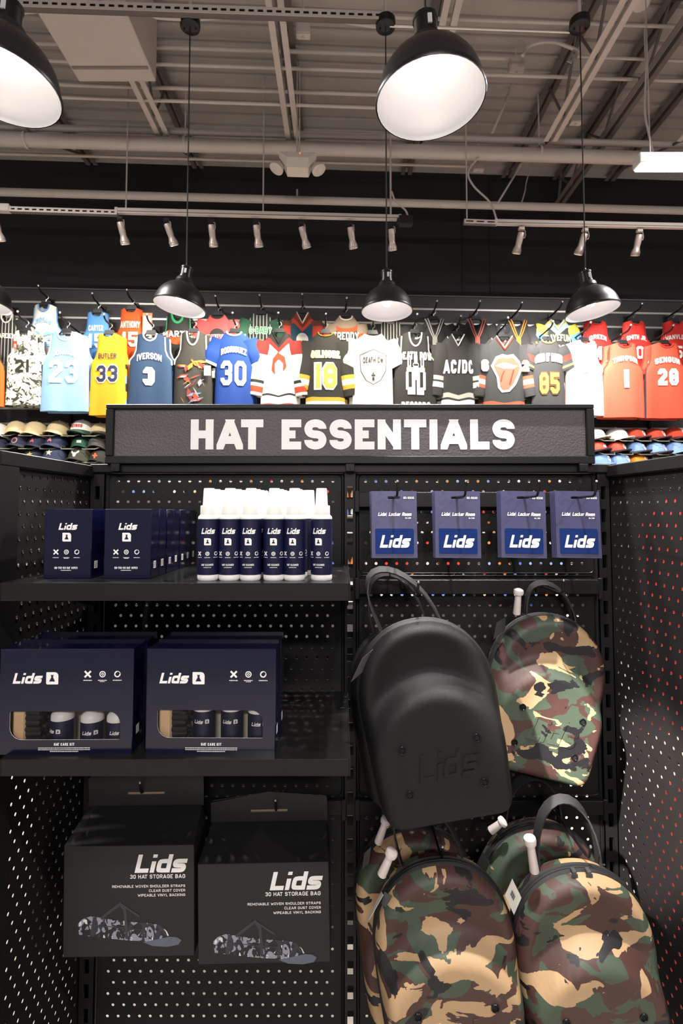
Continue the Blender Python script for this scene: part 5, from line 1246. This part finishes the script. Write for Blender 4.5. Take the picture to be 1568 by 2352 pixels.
# ------------------------------------------------------------------ storage bag cartons hanging by their headers
CARTON = mat('black_matte_carton', '#1a1818', .6, noise=.08, nscale=25, bump=.06, bscale=300)
PHOTO = blob_mat('printed_shiny_vinyl', ['#15161c','#8d8f9d','#2a2d3a','#d9d7d8'], (42,42,30), (2,0,1), (.52,.55,.6), .5, 1.5, 3, 0)
GREYP = mat('printed_grey_blue', '#5c6270', .5, noise=.25, nscale=60)
STRAPP = mat('printed_dark_strap', '#33323a', .5, noise=.2, nscale=60)
def storage(loc, w, h, d, hh, label, roll, pitch, ridge):
    t = thing('storage_bag_box', label, 'box', loc, (pitch,roll,0), 'storage bag cartons on the lower hooks')
    b = MB(); b.box(-w/2,w/2,-d,0,-h,0,c=.0012)
    # sloping top from the front edge up to the header
    b.add([(-w/2,-d,0),(w/2,-d,0),(w/2*.94,-.001,.030),(-w/2*.94,-.001,.030),(-w/2,0,0),(w/2,0,0)],[(0,1,2,3),(0,3,4),(1,5,2)]); b.build('carton', CARTON, t, flat=True)
    hw = w/2*.965; x = -.002; b = MB(); loop = rrect(-.042,.042,.030+hh*.34,.030+hh*.34+.0062,.003,3)
    frame_face(b,-hw,hw,.028,.030+hh*.75,loop,0); frame_face(b,-hw,hw,.028,.030+hh*.75,loop,.001)
    zt = .030+hh*.75; top = [(-hw,zt),(hw,zt),(hw-.001,.030+hh-ridge*.6),(hw-.006,.030+hh-ridge*.5),(0,.030+hh+ridge*.4),(-hw+.006,.030+hh-ridge),(-hw,.030+hh-ridge-.005)]
    b.prism(top, 0, .001); b.build('header_flap', CARTON, t, flat=True)
    n = len(loop); b = MB()
    for i in range(n):
        a, c = loop[i], loop[(i+1)%n]
        b.add([(a[0],-.0002,a[1]),(c[0],-.0002,c[1]),(c[0],.0012,c[1]),(a[0],.0012,a[1])],[(0,1,2,3)])
    lp = [(q[0],q[1]) for q in loop]; b.add([(-.042,.0025,.030+hh*.34-.001),(.042,.0025,.030+hh*.34-.001),(.042,.0025,.030+hh*.34+.004),(-.042,.0025,.030+hh*.34+.004)],[(0,1,2,3)])
    b.build('slot_edge', mat('raw_board_edge','#8f7a63',.8), t, flat=True)
    y = -d-.0004; R_ = w/2-.018; b = MB()
    put(b, shift(lids(.0365,width=.104,anchor='c'),R_-.053,-.055), y)
    put(b, shift(text('30 HAT STORAGE BAG',.0078,weight=.19,ws=.95,gap=.2,anchor='r',width=.114),R_,-.0665), y)
    put(b, shift(text('REMOVABLE WOVEN SHOULDER STRAPS',.0052,weight=.18,ws=1.0,gap=.22,anchor='r',width=.151),R_,-.0845), y)
    put(b, shift(text('CLEAR DUST COVER',.0052,weight=.18,ws=1.0,gap=.22,anchor='r',width=.075),R_,-.0935), y)
    put(b, shift(text('WIPEABLE VINYL BACKING',.0052,weight=.18,ws=1.0,gap=.22,anchor='r',width=.098),R_,-.1025), y)
    b.build('lettering', WINK, t, flat=True)
    b = MB(); bx0 = -w/2+.030
    body = [(0,-.168),(.002,-.154),(.010,-.146),(.028,-.140),(.06,-.146),(.115,-.153),(.150,-.155),(.170,-.160),(.184,-.172),(.190,-.184),(.182,-.192),(.150,-.192),(.10,-.189),(.05,-.183),(.0,-.176)]
    put(b, [[(bx0+x,z) for x,z in body]], y, 0)
    put(b, [[(bx0+x,z) for x,z in [(.135,-.193),(.19,-.183),(.205,-.184),(.214,-.190),(.208,-.199),(.185,-.203),(.155,-.201)]]], y-.0002, 1)
    put(b, ribbon([(bx0+.048,-.145),(bx0+.088,-.116),(bx0+.098,-.130),(bx0+.102,-.186)], .006)+ribbon([(bx0+.088,-.116),(bx0+.128,-.142)], .004)+ribbon([(bx0+.036,-.142),(bx0+.030,-.180)], .008)+ribbon([(bx0+.014,-.156),(bx0+.135,-.168)], .0016)+ribbon([(bx0+.138,-.156),(bx0+.134,-.19)], .003), y-.0003, 2)
    b.build('printed_picture', [PHOTO, GREYP, STRAPP], t, flat=True)
    return t
def place_storage(cx, yfront, w, h, d, hh, label, roll, ridge):
    Yf = 1.12; p = P(cx, yfront, Yf); storage((p.x, Yf+d, p.z), w, h, d, hh, label, roll, 0.0, ridge)
    hk = P(cx+30, yfront-72, Yf+d)
    peg_hook(hk.x, p.z+.030+hh*.34+.004, .07, 'black hook holding the %s' % label, 'hooks of the storage bag cartons')
place_storage(296, 1942, .270, .222, .095, .070, 'left black storage bag carton with printed bag picture', -.014, .004)
place_storage(604, 1982, .272, .200, .095, .060, 'right black storage bag carton, hanging lower, with bent header', -.020, .012)
# ================================================================== HAT CASES
def sstep(a, b, x):
    t = max(0, min(1, (x-a)/(b-a))); return t*t*(3-2*t)
def case_outline(n=96):
    """closed outline (x, z): wide round top, sides drawing in to a narrower base with rounded corners"""
    hb, hw, zc, top, r = .128, .1335, .215, .365, .036; pts = []
    for k in range(7):
        a = math.pi + math.pi/2*k/6; pts.append((-hb+.002+r+r*math.cos(a), r+r*math.sin(a)))
    for k in range(1,5): pts.append((-hb+r+(2*hb-2*r)*k/5, 0))
    for k in range(7):
        a = 1.5*math.pi + math.pi/2*k/6; pts.append((hb-.002-r+r*math.cos(a), r+r*math.sin(a)))
    for k in range(1,9):
        t = k/9; pts.append((hb-.002+(hw-hb+.002)*math.sin(t*math.pi/2), r+(zc-r)*t))
    for k in range(0,33):
        a = math.pi*k/32; e = .93; c, s = math.cos(a), math.sin(a)
        pts.append((hw*math.copysign(abs(c)**e, c), zc+(top-zc)*abs(s)**e))
    for k in range(1,9):
        t = 1-k/9; pts.append((-(hb-.002+(hw-hb+.002)*math.sin(t*math.pi/2)), r+(zc-r)*t))
    return pts
OUT = case_outline(); OC = (0, .18)
def case_h(x, z, edge):
    """height of the moulded front over the rim; edge = distance from the outline"""
    e = min(1, edge/.022); prof = math.sqrt(max(0,1-(1-e)**2))
    q = math.sqrt((x/.152)**2 + (max(0,(z-.080))/.188)**2)
    s = sstep(1.03, .84, q)
    dip = .010*sstep(.0,.06,edge)*(1-s)
    return prof*(.034 - dip + .040*s) - .004*sstep(.3,0.0,z)*s
def edge_at(x, z):
    best = 9
    for i in range(len(OUT)):
        a, b = OUT[i-1], OUT[i]; dx, dz = b[0]-a[0], b[1]-a[1]; l2 = dx*dx+dz*dz or 1e-12
        t = max(0,min(1,((x-a[0])*dx+(z-a[1])*dz)/l2)); best = min(best, math.hypot(x-a[0]-t*dx, z-a[1]-t*dz))
    return best
def shell_mesh(sign, hfun, y0, rings=(1,.985,.965,.94,.91,.88,.84,.80,.75,.70,.64,.58,.52,.46,.40,.33,.26,.18,.09)):
    b = MB(); n = len(OUT); vs = []
    for r in rings:
        for (x,z) in OUT:
            X = OC[0]+(x-OC[0])*r; Z = OC[1]+(z-OC[1])*r
            vs.append((X, y0 - sign*hfun(X,Z,edge_at(X,Z) if r < 1 else 0), Z))
    vs.append((OC[0], y0-sign*hfun(OC[0],OC[1],.13), OC[1]))
    fs = [(i*n+k,i*n+(k+1)%n,(i+1)*n+(k+1)%n,(i+1)*n+k) for i in range(len(rings)-1) for k in range(n)]
    fs += [((len(rings)-1)*n+k,(len(rings)-1)*n+(k+1)%n,len(rings)*n) for k in range(n)]
    b.add(vs, fs); return b
def mesh_of(b, name):
    me = D.meshes.new(name); me.from_pydata(b.v, [], b.f); me.polygons.foreach_set('use_smooth',[True]*len(b.f)); me.update(); return me
FRONT = shell_mesh(1, case_h, 0.0)
REAR = shell_mesh(-1, lambda x,z,e: .045*math.sqrt(max(0,1-(1-min(1,e/.04))**2)), .026)
BLKC = mat('black_moulded_case', '#100f10', .55, spec=.3, noise=.08, nscale=20, bump=.35, bscale=900)
ZIP = mat('black_zip_tape', '#151414', .6, bump=.3, bscale=1500)
WEB = mat('black_webbing', '#1b1a1b', .6, bump=.5, bscale=1200)
PINM = mat('pale_security_plastic', '#d9cdcb', .4)
def camo_mat(name, offs): return blob_mat(name, ['#414d3f','#472e2a','#b4946f','#19171b'], (11,6,17), offs, (.49,.555,.60), .55, .9, 4.5, .25)
def case(cx, cy, Y, roll, m, label, handle=(0,.105,.0), yaw=0.0, pitch=0.0, pin=None, tags=(), pulls=((.03,),), eyelets=True, logo=True, scale=1.0):
    p = P(cx, cy, Y)
    t = thing('hat_case', label, 'hat case', p, (0,0,0), 'moulded hat cases on the hooks')
    Mx = Matrix.Translation(p) @ Euler((pitch, roll, yaw)).to_matrix().to_4x4() @ Matrix.Translation((0,0,-.1825))
    t.rotation_euler = (pitch, roll, yaw); t.scale = (scale,)*3
    Mx = Mx @ Matrix.Translation((0,0,.1825)) @ Matrix.Scale(scale,4) @ Matrix.Translation((0,0,-.1825)); t.location = Mx.translation
    inv = Mx.inverted()
    b = MB(); b.v = list(FRONT.v); b.f = list(FRONT.f); b.m = [0]*len(b.f); b.build('front_shell', m, t, angle=180)
    b = MB(); b.v = list(REAR.v); b.f = list(REAR.f); b.m = [0]*len(b.f); b.build('rear_shell', m, t, angle=180)
    b = MB(); n = len(OUT); vs = []; sec = [(-.001,.0),(.0025,.003),(.0045,.004),(.006,.002),(.011,.0015),(.0125,.0025),(.0145,.0015),(.019,.002),(.0215,.004),(.0235,.003),(.027,0)]
    for (yy, o) in sec:
        for (x,z) in OUT:
            d = math.hypot(x-OC[0], z-OC[1]); f = 1+o/d; vs.append((OC[0]+(x-OC[0])*f, yy, OC[1]+(z-OC[1])*f))
    b.add(vs, [(i*n+k,i*n+(k+1)%n,(i+1)*n+(k+1)%n,(i+1)*n+k) for i in range(len(sec)-1) for k in range(n)]); b.build('zip_band', ZIP, t, angle=30)
    def ypl(x,z): return -case_h(x,z,edge_at(x,z))
    if eyelets:
        for ex in (-.069,.069):
            for ez in (.157,.076):
                b = MB(); y = ypl(ex,ez); M = Matrix.Translation((ex,y-.0006,ez)) @ Matrix.Rotation(math.pi/2,4,'X')
                b.lathe([(.0075,-.001),(.0078,.0006),(.0070,.0016),(.0056,.0018),(.0048,.0008),(.0044,-.0005)],18,(0,0,0),0,M); b.lathe([(.0044,.0),(0,.0)],18,(0,0,0),1,M)
                b.build('eyelet', [mat('black_chrome_eyelet','#2a2a2c',.2,metal=.8), mat('eyelet_hole','#050505',.9)], t)
    if logo:
        b = MB()
        for i, q in enumerate(shift(text('Lids',.050,weight=.2,ws=.95,shear=.2,gap=.1,width=.108),0.006,.092)):
            e = (i%16)*2e-5; b.add([(x,ypl(x,z)-.0016-e,z) for x,z in q]+[(x,ypl(x,z)+.001,z) for x,z in q],[tuple(range(len(q)))]+[(k,(k+1)%len(q),len(q)+(k+1)%len(q),len(q)+k) for k in range(len(q))])
        b.build('embossed_logo', m, t, flat=True)
    # webbing handle over the rear shell
    dx, hh, dy = handle; pts = []
    for k in range(15):
        a = math.pi*k/14; c, s = math.cos(a), math.sin(a)
        pts.append((-.062*c*(1+.1*s)+dx*s, .040+dy*s, .335+(.03+hh)*s**.8))
    b = MB(); V = []; 
    for i, q in enumerate(pts):
        qa, qb = Vector(pts[max(0,i-1)]), Vector(pts[min(14,i+1)]); tg = (qb-qa).normalized(); nn = Vector((0,.86,.5)); up = tg.cross(nn).normalized(); nn = up.cross(tg).normalized(); q = Vector(q)
        w = .0105 if 1 < i < 13 else .012
        V += [q-nn*w-up*.0016, q+nn*w-up*.0016, q+nn*w+up*.0016, q-nn*w+up*.0016]
    b.add(V, [(i*4+k,i*4+(k+1)%4,i*4+4+(k+1)%4,i*4+4+k) for i in range(14) for k in range(4)]); 
    b.build('handle', WEB, t)
    for sx in (-1,1):
        b = MB(); b.box(sx*.062-.012,sx*.062+.012,.028,.052,.325,.343,c=.003); b.tube([(sx*.062-.012,.04,.347),(sx*.062+.012,.04,.347)],.002,6); b.build('handle_loop', WEB, t)
    for pl in pulls:
        px_, pz_ = pl if len(pl) == 2 else (None, None)
        if px_ is None: continue
        q = inv @ P(px_, pz_, Y-.012); b = MB(); b.box(q.x-.0065,q.x+.0065,q.y-.0015,q.y,q.z-.017,q.z+.006,c=.0006); b.box(q.x-.004,q.x+.004,q.y-.003,q.y+.010,q.z+.004,q.z+.012,c=.001); b.build('zip_pull', mat('grey_zip_pull','#4a494d',.5,bump=.4,bscale=1500), t)
    if pin:
        (xa,ya),(xb,yb) = pin; A = inv @ P(xa,ya,Y-.012); B_ = inv @ P(xb,yb,Y-.022); d = (B_-A); L = d.length; d.normalize()
        M = Matrix.Translation(A) @ d.to_track_quat('Z','Y').to_matrix().to_4x4()
        b = MB(); b.lathe([(0,0),(.0085,.0005),(.009,.002),(.0072,L*.72),(.0074,L*.75),(.011,L*.78),(.012,L*.86),(.011,L*.95),(.006,L),(0,L)],14,(0,0,0),0,M); b.build('security_tag', PINM, t)
    for (nm, quad, dk, col) in tags:
        b = MB(); q = [inv @ P(x,y,Y-.010-dd) for (x,y,dd) in quad]; nn = (q[1]-q[0]).cross(q[3]-q[0]).normalized()*.0005
        b.add([v-nn for v in q]+[v+nn for v in q],[(0,1,2,3),(7,6,5,4),(0,1,5,4),(1,2,6,5),(2,3,7,6),(3,0,4,7)],0)
        c = sum(q,Vector())/4; ins = [c+(v-c)*.8 for v in q]
        if not dk:
            for k in range(9):
                f0 = .2+.05*k; a_ = ins[0]+(ins[1]-ins[0])*f0; b_ = ins[0]+(ins[1]-ins[0])*(f0+.02+.012*(k%3)); dn = (ins[3]-ins[0])
                b.add([v+nn*s*1.6 for s in (1,) for v in (a_+dn*.3,b_+dn*.3,b_+dn*.65,a_+dn*.65)]+[v-nn*1.6 for v in (a_+dn*.3,b_+dn*.3,b_+dn*.65,a_+dn*.65)],[(0,1,2,3),(7,6,5,4)],1)
        top = (q[0]+q[1])/2 if q[0].z+q[1].z > q[2].z+q[3].z else (q[2]+q[3])/2
        b.tube([top, inv @ P(quad[0][0]+8, quad[0][1]-14, Y)],.0008,4,1)
        b.build('hang_tag', [mat(nm, col, .5), mat('tag_black','#151515',.5)], t)
    return t
WT, BT = 'white_tag_card', 'black_tag_card'
case(948, 1626, 1.185, -.13, BLKC, 'black moulded hat case hanging behind the front black one', handle=(-.022,.115,.0), logo=False, eyelets=False)
case(988, 1642, 1.045, -.17, BLKC, 'large black moulded hat case with four eyelets, in front', handle=(-.045,.105,.03), tags=((BT,((832,1512,.01),(858,1490,0),(836,1540,0),(806,1566,.01)),True,'#4a4848'),))
case(1246, 1590, 1.225, .24, camo_mat('woodland_camouflage_a',(0.3,0,.4)), 'camouflage hat case hanging alone at the upper right', handle=(-.03,.07,0), scale=.965, pin=((1186,1411),(1191,1352)), tags=((BT,((1132,1470,0),(1140,1430,0),(1160,1418,.01),(1160,1445,.01)),True,'#262626'),))
case(960, 2105, 1.185, -.08, camo_mat('woodland_camouflage_b',(3.1,1,2.2)), 'camouflage hat case behind the lower left front one', handle=(.0,.10,0), pin=((868,1936),(889,1876)), tags=((BT,((836,1960,0),(852,1945,.01),(848,1980,.01),(830,2010,0)),True,'#4b4944'),), logo=False)
case(1250, 2100, 1.175, -.06, camo_mat('woodland_camouflage_c',(7.7,2,5.2)), 'camouflage hat case behind the lower right front one', handle=(.01,.09,0), pin=((1126,1909),(1158,1884)), tags=((BT,((1092,1990,0),(1108,1955,.01),(1124,1985,.01),(1104,2025,0)),True,'#45433f'),), logo=False)
case(1026, 2212, 1.045, -.11, camo_mat('woodland_camouflage_d',(1.4,4,8.1)), 'camouflage hat case at the lower left, in front, with white pin on its left shoulder', handle=(-.03,.10,.03), pin=((876,2010),(902,1952)), tags=((WT,((876,2048,.0),(880,2055,.012),(848,2112,.012),(840,2118,0)),False,'#b9b6ac'),(BT,((882,2048,0),(900,2058,.006),(888,2086,.006),(876,2076,0)),True,'#403f42')))
case(1343, 2228, 1.045, -.07, camo_mat('woodland_camouflage_e',(5.0,6,3.3)), 'camouflage hat case at the lower right front, with two zip pulls', handle=(.01,.10,.03), pin=((1227,2002),(1215,1920)), pulls=((1319,2014),(1353,2014)), tags=((WT,((1176,2018,.01),(1197,2062,.014),(1180,2101,.01),(1159,2056,.006)),False,'#c9c7c0'),))
def case_hook(px, py, length, label):
    p = P(px, py, DB-.022); peg_hook(p.x, p.z, length, label, 'hooks of the hat cases')
case_hook(930, 1338, .215, 'long black hook holding the two black hat cases')
case_hook(1240, 1345, .13, 'black hook holding the upper right camouflage hat case')
case_hook(975, 1838, .215, 'long black hook holding the lower left camouflage hat cases')
case_hook(1255, 1838, .215, 'long black hook holding the lower right camouflage hat cases')
